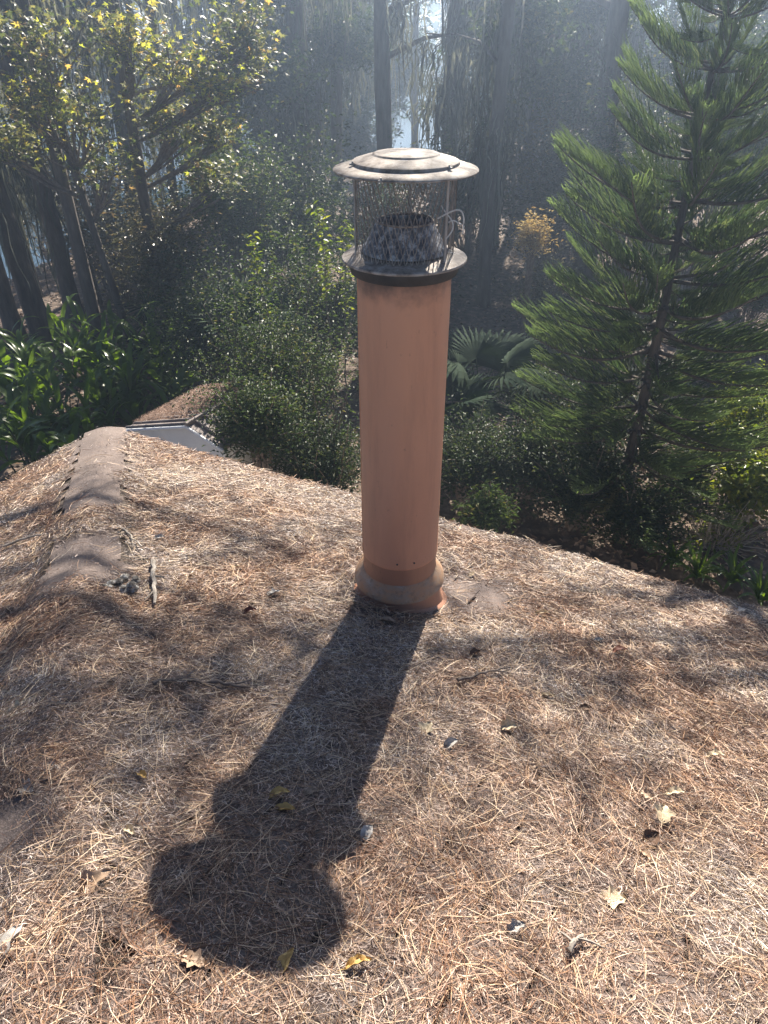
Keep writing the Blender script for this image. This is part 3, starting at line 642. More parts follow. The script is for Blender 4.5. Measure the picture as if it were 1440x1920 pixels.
M['shed_litter'] = plain('shed_roof_litter', [(0.3, (0.06, 0.033, 0.022)), (0.7, (0.17, 0.09, 0.055))], 40, 0.95, 0, 0.8, (1, 3, 1))
g = Geo()
for sg in (-1, 1): 
    hw_ = HWR if sg > 0 else HW; V = [sp(0, -0.06, hp), sp(sg * hw_, -0.06, hp - SLN * hw_), sp(sg * hw_, SD, hp - SLN * hw_), sp(0, SD, hp)]
    V += [v - np.array([0, 0, 0.02]) for v in V]; g.add(V, None, [(0, 1, 2, 3), (4, 7, 6, 5), (0, 4, 5, 1), (2, 6, 7, 3), (1, 5, 6, 2)])
sroof = part('roof', g, M['shed_metal'], shed)
for sg, bs in ((1, np.linspace(0.06, SD - 0.1, 8)), (-1, (-0.03, 0.09, 0.2, 0.31))):
    for b_ in bs:
        g = Geo(); tube(g, [sp(sg * 0.02, b_, hp + 0.008), sp(sg * (HWR if sg > 0 else HW), b_, hp + 0.008 - SLN * (HWR if sg > 0 else HW))], 0.014, 6); part('rib', g, M['shed_metal'], sroof)
g = Geo(); tube(g, [sp(0, -0.07, hp + 0.012), sp(0, SD, hp + 0.012)], 0.028, 8); part('ridge_cap', g, M['shed_metal'], sroof)
for sg in (-1, 1):
    g = Geo(); tube(g, [sp(0, -0.07, hp - 0.02), sp(sg * (HWR if sg > 0 else HW), -0.07, hp - 0.02 - SLN * (HWR if sg > 0 else HW))], 0.02, 6); part('rake_trim', g, M['siding'], sroof)
g = Geo(); n = 5000; a = -HW * RNG.random(n) ** 0.8; b_ = 0.1 + SD * RNG.random(n); b_ = np.clip(b_ + 0.35 * (1 - np.abs(a) / HW) * RNG.random(n), 0, SD)
C = d1 * a[:, None] + d2 * b_[:, None] + np.stack([0 * a, 0 * a, hp + SLN * a + 0.008 + 0.02 * RNG.random(n)], 1)
an = RNG.random(n) * 2 * PI; D = np.stack([np.cos(an), np.sin(an), 0 * an], 1)
ribbons(g, np.stack([C - D * 0.07, C, C + D * 0.07], 1), np.full(n, 0.006), np.stack([-np.sin(an), np.cos(an), 0.3 + 0 * an], 1))
tag(part('needle_cover', g, M['shed_needle'], sroof), kind='stuff')

# ------------------------------------------------------------------ plants
def twiggy(n_twigs, R, rng, low=-0.6, steps=7):
    """branch lines from the foot (0,0,-R[2]) out through an ellipsoid; returns (n,steps,3)"""
    d = rng.normal(0, 1, (n_twigs, 3)); d = unit(d); d[:, 2] = np.where(d[:, 2] < low, -d[:, 2] * 0.5, d[:, 2])
    rad = rng.random(n_twigs) ** 0.45
    lump = 0.7 + 0.55 * rng.random(n_twigs)
    E = d * (rad * lump)[:, None] * np.asarray(R)
    foot = np.array([0, 0, -R[2]]) + rng.normal(0, 0.1, (n_twigs, 3)) * np.array([R[0], R[1], 0])
    t = np.linspace(0, 1, steps)[None, :, None]
    mid = foot * 0.45 + E * 0.35 + np.array([0, 0, 0.25 * R[2]])
    P = (1 - t) ** 2 * foot[:, None] + 2 * t * (1 - t) * mid[:, None] + t ** 2 * E[:, None]
    return P + rng.normal(0, 0.02, P.shape) * np.asarray(R)
def leafy_points(P, per, rng, back=0.5, spread=0.07):
    n = len(P); k = P.shape[1]; t = 1 - back * rng.random((n, per)) ** 1.1; f = t * (k - 1); i0 = np.minimum(f.astype(int), k - 2); fr = (f - i0)[..., None]
    idx = np.arange(n)[:, None]; Q = P[idx, i0] * (1 - fr) + P[idx, i0 + 1] * fr
    return (Q + rng.normal(0, spread, Q.shape)).reshape(-1, 3)
def shrub(px, py, Y, R, n_tw, per, size, mat, label, seed, name='shrub', cat='shrub', aspect=0.5, spread=0.07, stems=0.2, star=False, twigmat='twig', back=0.55, group='shrubs below the trees'):
    rng = np.random.default_rng(seed); c = at_y(px, py, Y); gr = float(gz(c[0], c[1])); R = list(R)
    R_ = [R[0], R[1], max(R[2], 0.05)]
    base = np.array([c[0], c[1], gr])
    if c[2] - R_[2] > gr: foot_drop = (c[2] - R_[2]) - gr
    else: foot_drop = 0; R_[2] = max(R_[2], 0.3)
    o = thing(name, tuple(base), label, cat, group)
    P = twiggy(n_tw, R_, rng); off = c - base
    P = P + off
    P[:, 0] = P[:, 0] * np.array([0.5, 0.5, 1]) * 1.0 + np.array([0, 0, -foot_drop]) * 1.0 + 0
    P[..., 2] = np.maximum(P[..., 2], 0.02)
    g = Geo(); 
    for line in P[:: max(1, int(1 / max(stems, 0.01)))]: tube(g, line, np.linspace(0.013, 0.004, len(line)), 3, False)
    part('stem', g, M[twigmat], o)
    if per:
        Q = leafy_points(P, per, rng, back, spread); Q = Q[Q[:, 2] > 0.05]
        g = Geo(); (leaf_stars(g, Q, size, rng) if star else leaf_diamonds(g, Q, size, aspect, rng)); part('leaves', g, M[mat], o)
    return o
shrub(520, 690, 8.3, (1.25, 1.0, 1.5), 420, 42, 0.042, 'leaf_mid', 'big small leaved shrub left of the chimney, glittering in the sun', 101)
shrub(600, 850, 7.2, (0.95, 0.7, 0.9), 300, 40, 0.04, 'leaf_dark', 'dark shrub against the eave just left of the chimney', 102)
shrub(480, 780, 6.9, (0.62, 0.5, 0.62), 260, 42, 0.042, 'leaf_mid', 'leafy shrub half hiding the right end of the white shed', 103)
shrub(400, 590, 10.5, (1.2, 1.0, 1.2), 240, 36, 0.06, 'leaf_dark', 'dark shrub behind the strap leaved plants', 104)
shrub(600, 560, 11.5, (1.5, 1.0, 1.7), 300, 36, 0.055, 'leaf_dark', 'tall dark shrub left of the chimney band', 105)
for j, (px, py, Y, lean, h) in enumerate([(500, 500, 9.2, -0.18, 0.95), (506, 470, 9.6, 0.03, 0.7), (556, 480, 10, 0.02, 0.8), (615, 455, 9.4, -0.12, 1.1), (640, 480, 10.2, 0.1, 1.1), (598, 470, 9.6, -0.35, 0.6)]):
    rng = np.random.default_rng(500 + j); c = at_y(px, py, Y); gr = float(gz(c[0], c[1])); L = c[2] - gr + h * 0.4
    o = thing('sapling', (c[0], c[1], gr), ['sunlit arching leafy shoot, leftmost above the glittering shrub', 'short upright leafy shoot beside the arching one', 'upright leafy shoot midway between the arching one and the chimney', 'tall bright leafy shoot touching the left of the flange', 'bright leafy shoot closest behind the chimney band', 'leafy shoot leaning left toward the upright ones'][j], 'sapling', 'leafy shoots rising above the shrubs')
    t = np.linspace(0, 1, 12); P = np.stack([lean * L * 0.3 * t ** 2.2 + rng.normal(0, 0.012, 12), rng.normal(0, 0.012, 12), L * t], 1)
    g = Geo(); tube(g, P, np.linspace(0.014, 0.004, 12), 5); part('stem', g, M['twig'], o)
    Q = leafy_points(P[None], int(150 * h), rng, 1.1 * h / L, 0.045); g = Geo(); leaf_diamonds(g, Q, 0.075, 0.5, rng); part('leaves', g, M['leaf_vine' if j in (0, 3, 4) else 'leaf_mid'], o)
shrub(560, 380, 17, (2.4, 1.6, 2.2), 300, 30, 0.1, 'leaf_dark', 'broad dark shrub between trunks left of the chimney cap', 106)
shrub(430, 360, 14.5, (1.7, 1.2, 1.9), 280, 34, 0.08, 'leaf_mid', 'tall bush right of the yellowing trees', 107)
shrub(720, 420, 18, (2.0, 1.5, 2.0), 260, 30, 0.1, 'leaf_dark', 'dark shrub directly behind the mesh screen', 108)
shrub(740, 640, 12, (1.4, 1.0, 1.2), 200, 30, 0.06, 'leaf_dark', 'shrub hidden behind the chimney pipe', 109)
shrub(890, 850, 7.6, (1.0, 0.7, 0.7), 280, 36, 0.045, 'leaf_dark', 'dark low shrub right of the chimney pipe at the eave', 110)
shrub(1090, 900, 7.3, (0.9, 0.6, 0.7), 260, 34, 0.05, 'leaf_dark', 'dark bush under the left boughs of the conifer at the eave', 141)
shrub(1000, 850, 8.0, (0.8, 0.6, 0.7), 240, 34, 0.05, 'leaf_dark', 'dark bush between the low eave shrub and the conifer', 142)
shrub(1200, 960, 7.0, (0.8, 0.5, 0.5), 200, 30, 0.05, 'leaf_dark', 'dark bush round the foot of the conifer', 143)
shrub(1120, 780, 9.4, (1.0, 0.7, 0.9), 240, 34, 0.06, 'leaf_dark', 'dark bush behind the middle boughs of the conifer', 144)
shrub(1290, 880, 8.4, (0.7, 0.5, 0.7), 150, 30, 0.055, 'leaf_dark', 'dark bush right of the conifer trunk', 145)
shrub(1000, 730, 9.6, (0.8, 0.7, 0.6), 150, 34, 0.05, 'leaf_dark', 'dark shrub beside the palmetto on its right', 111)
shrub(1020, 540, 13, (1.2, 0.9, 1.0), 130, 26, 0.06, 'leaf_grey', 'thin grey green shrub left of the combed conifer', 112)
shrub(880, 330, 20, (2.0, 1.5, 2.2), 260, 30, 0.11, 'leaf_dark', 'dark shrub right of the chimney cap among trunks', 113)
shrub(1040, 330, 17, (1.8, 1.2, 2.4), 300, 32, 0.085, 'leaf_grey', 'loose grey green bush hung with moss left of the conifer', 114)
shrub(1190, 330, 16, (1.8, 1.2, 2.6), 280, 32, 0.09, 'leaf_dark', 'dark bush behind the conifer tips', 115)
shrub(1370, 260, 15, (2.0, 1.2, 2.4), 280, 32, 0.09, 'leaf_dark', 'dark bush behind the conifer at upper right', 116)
shrub(1425, 520, 13.5, (1.3, 1.0, 1.4), 150, 30, 0.06, 'leaf_mid', 'bush behind the conifer at the right edge', 117)
shrub(1405, 770, 8.4, (0.8, 0.7, 0.9), 170, 26, 0.055, 'leaf_vine', 'pale twiggy bush under the conifer at the right edge', 118, twigmat='pale_twig')
shrub(1415, 900, 7.3, (0.6, 0.5, 0.7), 110, 26, 0.075, 'leaf_vine', 'yellow green vine tangle at the right edge', 119, aspect=0.75, spread=0.09, twigmat='pale_twig')
shrub(1340, 1010, 7.0, (0.75, 0.5, 0.75), 130, 5, 0.05, 'leaf_vine', 'bare tangled brush above the far right eave', 120, stems=1.0, name='bare_brush', cat='brush', twigmat='pale_twig')
shrub(912, 955, 6.5, (0.28, 0.25, 0.32), 60, 30, 0.07, 'leaf_mid', 'small fresh green shrub peeping over the eave right of the chimney', 121, aspect=0.35)
shrub(1000, 440, 12.2, (0.34, 0.3, 0.42), 60, 40, 0.06, 'leaf_dry', 'golden dry bush glowing in a sun patch left of the conifer', 122, aspect=0.3)
shrub(300, 470, 13, (1.3, 1.0, 1.5), 240, 32, 0.07, 'leaf_grey', 'olive bush among the left trunks', 123)
shrub(200, 400, 16, (2.2, 1.2, 2.2), 280, 28, 0.085, 'leaf_grey', 'thin grey bush behind the left trunks', 124)
shrub(60, 330, 20, (3.2, 1.2, 2.4), 260, 26, 0.09, 'leaf_grey', 'sparse twiggy bush by the water at far left', 125, twigmat='pale_twig')
shrub(380, 180, 24, (2.4, 1.5, 3.0), 280, 30, 0.12, 'leaf_grey', 'pale grey bush far behind the yellowing trees', 126)
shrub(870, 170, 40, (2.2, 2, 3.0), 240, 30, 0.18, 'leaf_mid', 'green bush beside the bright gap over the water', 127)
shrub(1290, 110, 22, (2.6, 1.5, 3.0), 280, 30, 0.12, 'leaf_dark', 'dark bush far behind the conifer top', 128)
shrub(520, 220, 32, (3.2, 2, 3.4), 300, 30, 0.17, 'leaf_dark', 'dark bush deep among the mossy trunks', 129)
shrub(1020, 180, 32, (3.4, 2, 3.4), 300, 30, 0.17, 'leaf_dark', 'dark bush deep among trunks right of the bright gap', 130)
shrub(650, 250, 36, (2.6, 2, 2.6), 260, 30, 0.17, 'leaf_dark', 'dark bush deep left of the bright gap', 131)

THK = ['hazy thicket across the water beyond the far left frame edge', 'hazy thicket behind the yellow leaves at the far left', 'hazy thicket far behind the stout straight trunk', 'hazy thicket far behind the slim trunk among the yellow leaves', 'hazy thicket far behind the trunk right of the yellow leaves', 'hazy thicket far behind the two broad mossy trunks', 'hazy thicket far behind the thin trunk above left of the cap', 'hazy thicket on the left side of the bright gap', 'in the gap', 'hazy thicket far behind the broad trunk right of the bright gap', 'hazy thicket far behind the far mossy trunk left of the conifer', 'hazy thicket far behind the wide dark trunk', 'hazy thicket far behind the left tips of the conifer', 'hazy thicket far behind the conifer top', 'hazy thicket far behind the right edge of the conifer']
for j in range(15):
    rng = np.random.default_rng(700 + j); px = -60 + j * 112
    if abs(px - 800) < 70: continue
    shrub(px, 120 + 40 * math.sin(j * 2.3), 46 + 6 * math.sin(j * 1.7), (3.4, 2.2, 4.6), 300, 22, 0.26, 'leaf_dark' if j % 3 else 'leaf_grey',
          THK[j], 700 + j, name='thicket', cat='thicket', group='thickets at the back of the wood')
# strap leaved plants (thick arching blades), each blade a part
def blade_mesh(L, wd, droop, seg, mat, name, pinch=0.0):
    g = Geo(); t = np.linspace(0, 1, seg + 1); e = 1.35 - droop * t ** 1.3
    x = np.concatenate([[0], np.cumsum(np.cos(e[:-1]))]) * L / seg; z = np.concatenate([[0], np.cumsum(np.sin(e[:-1]))]) * L / seg
    hw = wd / 2 * np.sin(PI * np.clip(t * 0.93 + 0.07, 0, 1)) ** 0.8; V = []
    for i in range(seg + 1): V += [(x[i], -hw[i], z[i] + hw[i] * 0.3), (x[i], 0, z[i]), (x[i], hw[i], z[i] + hw[i] * 0.3)]
    q = [(i * 3 + j, i * 3 + j + 1, i * 3 + j + 4, i * 3 + j + 3) for i in range(seg) for j in (0, 1)]
    g.add(V, None, q); return g.mesh(name, mat, True)
blades = [blade_mesh(L, wd, dr, 6, M['strap'], 'leaf') for L, wd, dr in ((0.62, 0.1, 1.6), (0.7, 0.09, 1.1), (0.55, 0.11, 2.0), (0.75, 0.085, 1.9))]
straps = [blade_mesh(L, wd, dr, 6, M['strap'], 'leaf') for L, wd, dr in ((0.45, 0.04, 1.6), (0.5, 0.035, 1.2), (0.4, 0.045, 2.1))]
def clump(px, py, Y, nst, hgt, rad, meshes, label, seed, group, per=7, name='ginger_plant', cat='plant'):
    rng = random.Random(seed); c = at_y(px, py, Y); gr = float(gz(c[0], c[1]))
    o = thing(name, (c[0], c[1], gr), label, cat, group)
    top = max(c[2] - gr, 0.35)
    g = Geo()
    for s_ in range(nst):
        a = rng.uniform(0, 2 * PI); r = rad * math.sqrt(rng.random()); fx, fy = r * math.cos(a) * 0.7, r * math.sin(a) * 0.7
        hh = top * rng.uniform(0.72, 1.12); tip = (r * math.cos(a) * 1.5, r * math.sin(a) * 1.5, hh)
        if hgt: tube(g, [(fx, fy, 0), ((fx + tip[0]) / 2, (fy + tip[1]) / 2, hh * 0.55), tip], [0.011, 0.009, 0.006], 5)
        for k in range(per):
            f = 0.45 + 0.55 * k / max(1, per - 1) if hgt else 0.02
            az = a + (k % 2) * PI + rng.uniform(-0.9, 0.9) if hgt else rng.uniform(0, 2 * PI)
            sc = rng.uniform(0.75, 1.15)
            link('leaf', rng.choice(meshes), o, (fx + (tip[0] - fx) * f, fy + (tip[1] - fy) * f, hh * f if hgt else 0.02), (rng.uniform(-0.25, 0.25), rng.uniform(-0.2, 0.45), az), (sc, sc, sc))
    if hgt: part('stalk', g, M['leaf_dark'], o)
gl = ['strap leaved plant at the far left edge by the trunks', 'tall strap leaved plant in front of the second trunk', 'bright backlit strap leaved plant in the middle of the bed', 'strap leaved plant right of the brightest one', 'strap leaved plant with yellow tips beneath the bent trunks', 'dim strap leaved plant at the back right of the bed', 'low strap leaved plant at the left edge near the roof', 'glossy strap leaved plant just over the left eave', 'strap leaved plant beside the shed corner', 'strap leaved plant between the shed and the bright clump', 'back row strap leaved plant under the thick leaning trunks', 'dark strap leaved plant behind the shed roof', 'strap leaved plant with drooping blades above the hip corner']
for j, (px, py, Y, ns, rd) in enumerate([(20, 720, 10.2, 9, .5), (90, 690, 10.6, 9, .55), (170, 690, 10.0, 10, .6), (240, 680, 10.0, 10, .6), (230, 610, 11.2, 8, .6), (320, 620, 11.2, 8, .6), (30, 800, 8.6, 8, .5), (100, 800, 8.3, 8, .5), (250, 760, 9.2, 8, .5), (300, 690, 10.2, 8, .5), (90, 640, 12, 8, .6), (370, 680, 10.6, 7, .5), (160, 770, 9.0, 9, .55)]):
    clump(px, py, Y, ns, True, rd, blades, gl[j], 900 + j, 'strap leaved plants beyond the left eave')
for j, (px, py, Y, lb) in enumerate([(1310, 1070, 6.75, 'low rosette of shiny blades at the far right eave'), (1375, 1075, 6.7, 'bright rosette of shiny blades nearest the right eave'), (1430, 1110, 6.5, 'rosette of shiny blades in the right corner'), (1260, 1040, 7.2, 'dim rosette of blades under the conifer')]):
    c = at_z(px, py, 0.2); clump(px, py, c[1], 1, False, .05, straps, lb, 950 + j, 'low rosettes beyond the right eave', 34, 'strap_rosette')

# fan palms: every frond a part
def fan_mesh(R, nb, seed):
    rng = np.random.default_rng(seed); g = Geo(); a = np.linspace(-2.1, 2.1, nb) + rng.normal(0, 0.02, nb)
    k = 5; t = np.linspace(0, 1, k)
    L = R * (0.8 + 0.2 * np.cos(a * 0.6)) * (0.9 + 0.15 * rng.random(nb))
    x = np.cos(a)[:, None] * t * L[:, None]; y = np.sin(a)[:, None] * t * L[:, None]; z = 0.14 * np.abs(np.sin(a))[:, None] * t * L[:, None] - 0.22 * (t ** 3)[None, :] * L[:, None]
    P = np.stack([x, y, z], -1); W = np.stack([-np.sin(a), np.cos(a), 0.5 + 0 * a], 1)
    ribbons(g, P, np.full(nb, R * 0.075), unit(W)); return g.mesh('frond', M['palm'], False)
fans = [fan_mesh(r, n, s) for r, n, s in ((0.62, 26, 1), (0.55, 24, 2), (0.68, 30, 3))]
def palmetto(px, py, Y, n, sc, label, seed):
    rng = random.Random(seed); c = at_y(px, py, Y); gr = float(gz(c[0], c[1])); o = thing('palmetto', (c[0], c[1], gr), label, 'palm', 'palmettos in the undergrowth')
    h = max(c[2] - gr, 0.5); g = Geo(); tube(g, [(0, 0, 0), (0.05, 0, h * 0.3), (0, 0.03, h * 0.6)], [0.09, 0.085, 0.05], 8); part('trunk', g, M['bark'], o, True)
    for k in range(n):
        az = 2 * PI * k / n * 1.62 + rng.uniform(-.3, .3); el = rng.uniform(0.25, 1.25); L = rng.uniform(0.5, 0.75) * sc
        d = np.array([math.cos(az) * math.cos(el), math.sin(az) * math.cos(el), math.sin(el)]); b0 = np.array([0, 0.03, h * 0.6]); e0 = b0 + d * L
        g = Geo(); tube(g, [b0, b0 + d * L * 0.5 + [0, 0, 0.03], e0], [0.011, 0.009, 0.007], 5); part('frond_stem', g, M['leaf_mid'], o)
        link('frond', rng.choice(fans), o, tuple(e0), (0, -el + rng.uniform(0.2, 0.7), az), (sc, sc, sc))
palmetto(905, 690, 9.2, 10, 1.05, 'dark fan palmetto right of the chimney pipe', 1)
palmetto(850, 740, 8.6, 6, 0.8, 'smaller palmetto hard against the right of the pipe', 2)
palmetto(445, 560, 10.0, 11, 0.95, 'spiky palmetto behind the glittering shrub', 3)
palmetto(300, 590, 11.8, 8, 0.9, 'dim palmetto behind the strap leaved bed', 4)

# ------------------------------------------------------------------ Norfolk pine at the right
def norfolk_branch(seed, old=False):
    rng = np.random.default_rng(seed); g = Geo()
    t = np.linspace(0, 1, 12); ax = np.stack([t, 0.02 * np.sin(t * 5 + seed), -0.06 * np.sin(t * PI) + 0.2 * t ** 2], 1)
    n = 58; ts = np.linspace(0.16, 0.995, n); px = np.stack([np.interp(ts, t, ax[:, k]) for k in range(3)], 1)
    tan_ = unit(np.stack([np.gradient(np.interp(ts, t, ax[:, k])) for k in range(3)], 1))
    Ps, ag = [], []; kk = 6
    for side in (-1, 1):
        L = 0.21 * (0.55 + 0.75 * np.sin(np.clip(ts * 1.05, 0, 1) * PI * 0.78)) * (1 - 0.72 * np.clip((ts - 0.72) / 0.28, 0, 1)) * (0.6 + 0.6 * rng.random(n))
        up = 0.85 + 0.14 * rng.normal(0, 1, n); fw = 0.42 + 0.35 * ts + rng.normal(0, 0.09, n)
        d = tan_ * fw[:, None] + np.array([0, 1.0, 0]) * side * (0.62 - 0.2 * ts)[:, None] + np.array([0, 0, 1.0]) * up[:, None]; d = unit(d)
        s = np.linspace(0, 1, kk)
        P = px[:, None] + d[:, None] * (L[:, None] * s)[..., None] + np.array([0.5, 0, 0.1])[None, None] * ((L[:, None] * s) * s)[..., None] + rng.normal(0, 0.006, (n, kk, 3))
        Ps.append(P); ag.append(np.clip((ts - 0.45) / 0.55, 0, 1) ** 1.5 * 0.9)
    P = np.concatenate(Ps); ag = np.concatenate(ag); T = unit(P[:, -1] - P[:, 0])
    W1 = unit(np.cross(T, np.array([0, 0, 1.0]))); W2 = np.cross(T, W1)
    for W in (W1, W2): ribbons(g, P, np.full(len(P), 0.0072), W, True, ag)
    gw = Geo(); tube(gw, ax, np.linspace(0.016, 0.004, 12), 5)
    return g.mesh('needles', M['norfolk_old' if old else 'norfolk']), gw.mesh('branch', M['bark'])
NB = [norfolk_branch(s) for s in range(6)]
OLDB = norfolk_branch(77, True)
p0 = at_y(1240, 583, 7.7); gr = float(gz(p0[0], p0[1]))
nf = thing('norfolk_pine', (p0[0], p0[1], gr), 'tall combed conifer with upswept needle branches on the right', 'tree')
NTOP = 6.5
g = Geo(); z = np.linspace(-0.05, NTOP, 14); tube(g, np.stack([0.02 * np.sin(z), 0.02 * np.cos(z * 1.3), z], 1), np.linspace(0.078, 0.012, 14), 8); part('trunk', g, M['bark'], nf, True)
rr = random.Random(5); zz = 0.55; wi = 0
while zz < NTOP - 0.15:
    nb = 7
    for k in range(nb):
        L = (0.25 + 1.22 * min(1, ((NTOP - zz) / 3.1)) ** 0.8) * rr.uniform(0.8, 1.12)
        a = 2 * PI * k / nb + wi * 0.55 + rr.uniform(-0.2, 0.2)
        el = 0.06 + 0.27 * (zz / NTOP) + rr.uniform(-0.1, 0.12) - (0.22 if zz < 2.6 else 0)
        nm, wm = rr.choice(NB)
        br = link('branch', wm, nf, (0, 0, zz + rr.uniform(-.04, .04)), (rr.uniform(-.25, .25), -el, a), (L, L, L))
        link('needles', nm, br)
    for k in range(4):
        L = rr.uniform(0.35, 0.75); nm, wm = rr.choice(NB)
        br = link('branch', wm, nf, (0, 0, zz + rr.uniform(0.05, .3)), (rr.uniform(-.5, .5), rr.uniform(-0.2, 0.6), rr.uniform(0, 6.3)), (L, L, L)); link('needles', nm, br)
    zz += (0.25 if zz < 2.8 else 0.33) + 0.1 * rr.random(); wi += 1
c = at_y(1150, 960, 7.0); c = c - np.array([p0[0], p0[1], gr]); d = -c.copy(); d[2] = 0; 
br = link('branch', OLDB[1], nf, (0.02, -0.02, c[2] + 0.25), (0.5, 0.15, math.atan2(c[1], c[0])), (1.25,) * 3); link('needles', OLDB[0], br); br['label'] = 'drooping olive branch near the eave'

# ------------------------------------------------------------------ trees of the wood
crown_me = []
for s in range(4):
    rng = np.random.default_rng(300 + s); g = Geo(); P = twiggy(150, (1, 1, 0.6), rng); Q = leafy_points(P, 20, rng, 0.4, 0.06); leaf_diamonds(g, Q, 0.085, 0.6, rng); crown_me.append(g.mesh('crown', M['leaf_dark']))
def moss_mesh(seed, n=40):
    rng = np.random.default_rng(seed); g = Geo(); k = 9; t = np.linspace(0, 1, k)
    x0 = rng.normal(0, 0.16, n); y0 = rng.normal(0, 0.16, n); L = 0.15 + 0.85 * rng.random(n) ** 1.6
    P = np.stack([x0[:, None] + np.cumsum(rng.normal(0, 0.034, (n, k)), 1), y0[:, None] + np.cumsum(rng.normal(0, 0.034, (n, k)), 1), -t[None, :] * L[:, None] + 0.02 * rng.normal(0, 1, n)[:, None]], -1)
    a = rng.random(n) * PI; W = np.stack([np.cos(a), np.sin(a), 0 * a], 1); ribbons(g, P, rng.uniform(0.01, 0.034, n), W); return g.mesh('spanish_moss', M['moss'])
mossm = [moss_mesh(s) for s in range(5)]
TREES = []
def tree(px, py, Y, wpx, hgt, label, seed, mossn=0, lean=(0, 0), crown=True, group='dark trunks of the wood', name='tree', limb=5, low=4.2):
    rng = np.random.default_rng(seed); rr = random.Random(seed); c = at_y(px, py, Y); gr = float(gz(c[0], c[1])); zc = c[2] - gr
    base = np.array([c[0] - lean[0] * zc, c[1] - lean[1] * zc, gr]); r0 = wpx / 2 * pxsize(px, py, Y)
    o = thing(name, tuple(base), label, 'tree', group); TREES.append(o.name)
    hgt = min(hgt, 8.6)
    while hgt > 6 and shades_roof(base + np.array([lean[0] * hgt, lean[1] * hgt, hgt]), 0.3): hgt -= 0.5
    low = min(low, hgt - 1.5)
    z = np.linspace(-0.2, hgt, 16); P = np.stack([lean[0] * z + 0.05 * np.sin(z * 0.7 + seed), lean[1] * z + 0.05 * np.cos(z * 0.6 + seed), z], 1)
    R = r0 * np.interp(z, [-0.2, 0.0, 0.8, 5, hgt], [1.7, 1.45, 1.12, 1.0, 0.35]); g = Geo(); tube(g, P, R * rng.uniform(0.95, 1.06, 16), 12); part('trunk', g, M['bark'], o, True)
    top = P[-1]; ends = []
    for k in range(limb):
        zl = low + (hgt - low) * (k + 0.4) / limb; a = rr.uniform(0, 2 * PI); L = rr.uniform(1.2, 2.6); b0 = np.array([lean[0] * zl, lean[1] * zl, zl]); d = np.array([math.cos(a), math.sin(a), 0.25])
        g = Geo(); tube(g, [b0, b0 + d * L * 0.5 + [0, 0, 0.15], b0 + d * L], [r0 * 0.4, r0 * 0.25, 0.012], 5); ends.append((b0, b0 + d * L))
        part('limb', g, M['bark'], o)
    if crown:
        for k in range(3):
            e = ends[-1 - k % max(1, len(ends))][1] if ends else top; q = top if k == 0 else e; s = rr.uniform(1.1, 1.6); q = np.array([q[0], q[1], min(max(q[2], low + 1.5), 8.4)])
            if shades_roof(base + q, s * 0.9): continue
            link('crown', crown_me[(seed + k) % 4], o, (q[0], q[1], max(q[2], low + 2.5)), (0, 0, rr.uniform(0, 6)), (s, s, s))
    for k in range(mossn):
        b0, e0 = ends[rr.randrange(min(3, len(ends)))] if ends and rr.random() < 0.75 else (P[6], P[6] + rng.normal(0, 0.5, 3)); f = rr.uniform(0.15, 1); q = b0 + (e0 - b0) * f
        s = rr.uniform(1.2, 3.2)
        wp_ = base + np.array([q[0], q[1], 4.0]); dd = wp_[1] * CP - (wp_[2] - H) * SP; xx = 720 + F * wp_[0] / dd
        if 745 < xx < 838 and k % 4: continue
        link('spanish_moss', rr.choice(mossm), o, (q[0], q[1], q[2] + rr.uniform(0, 0.8)), (0, 0, rr.uniform(0, 6)), (rr.uniform(0.9, 1.8), rr.uniform(0.9, 1.8), s))
    return o
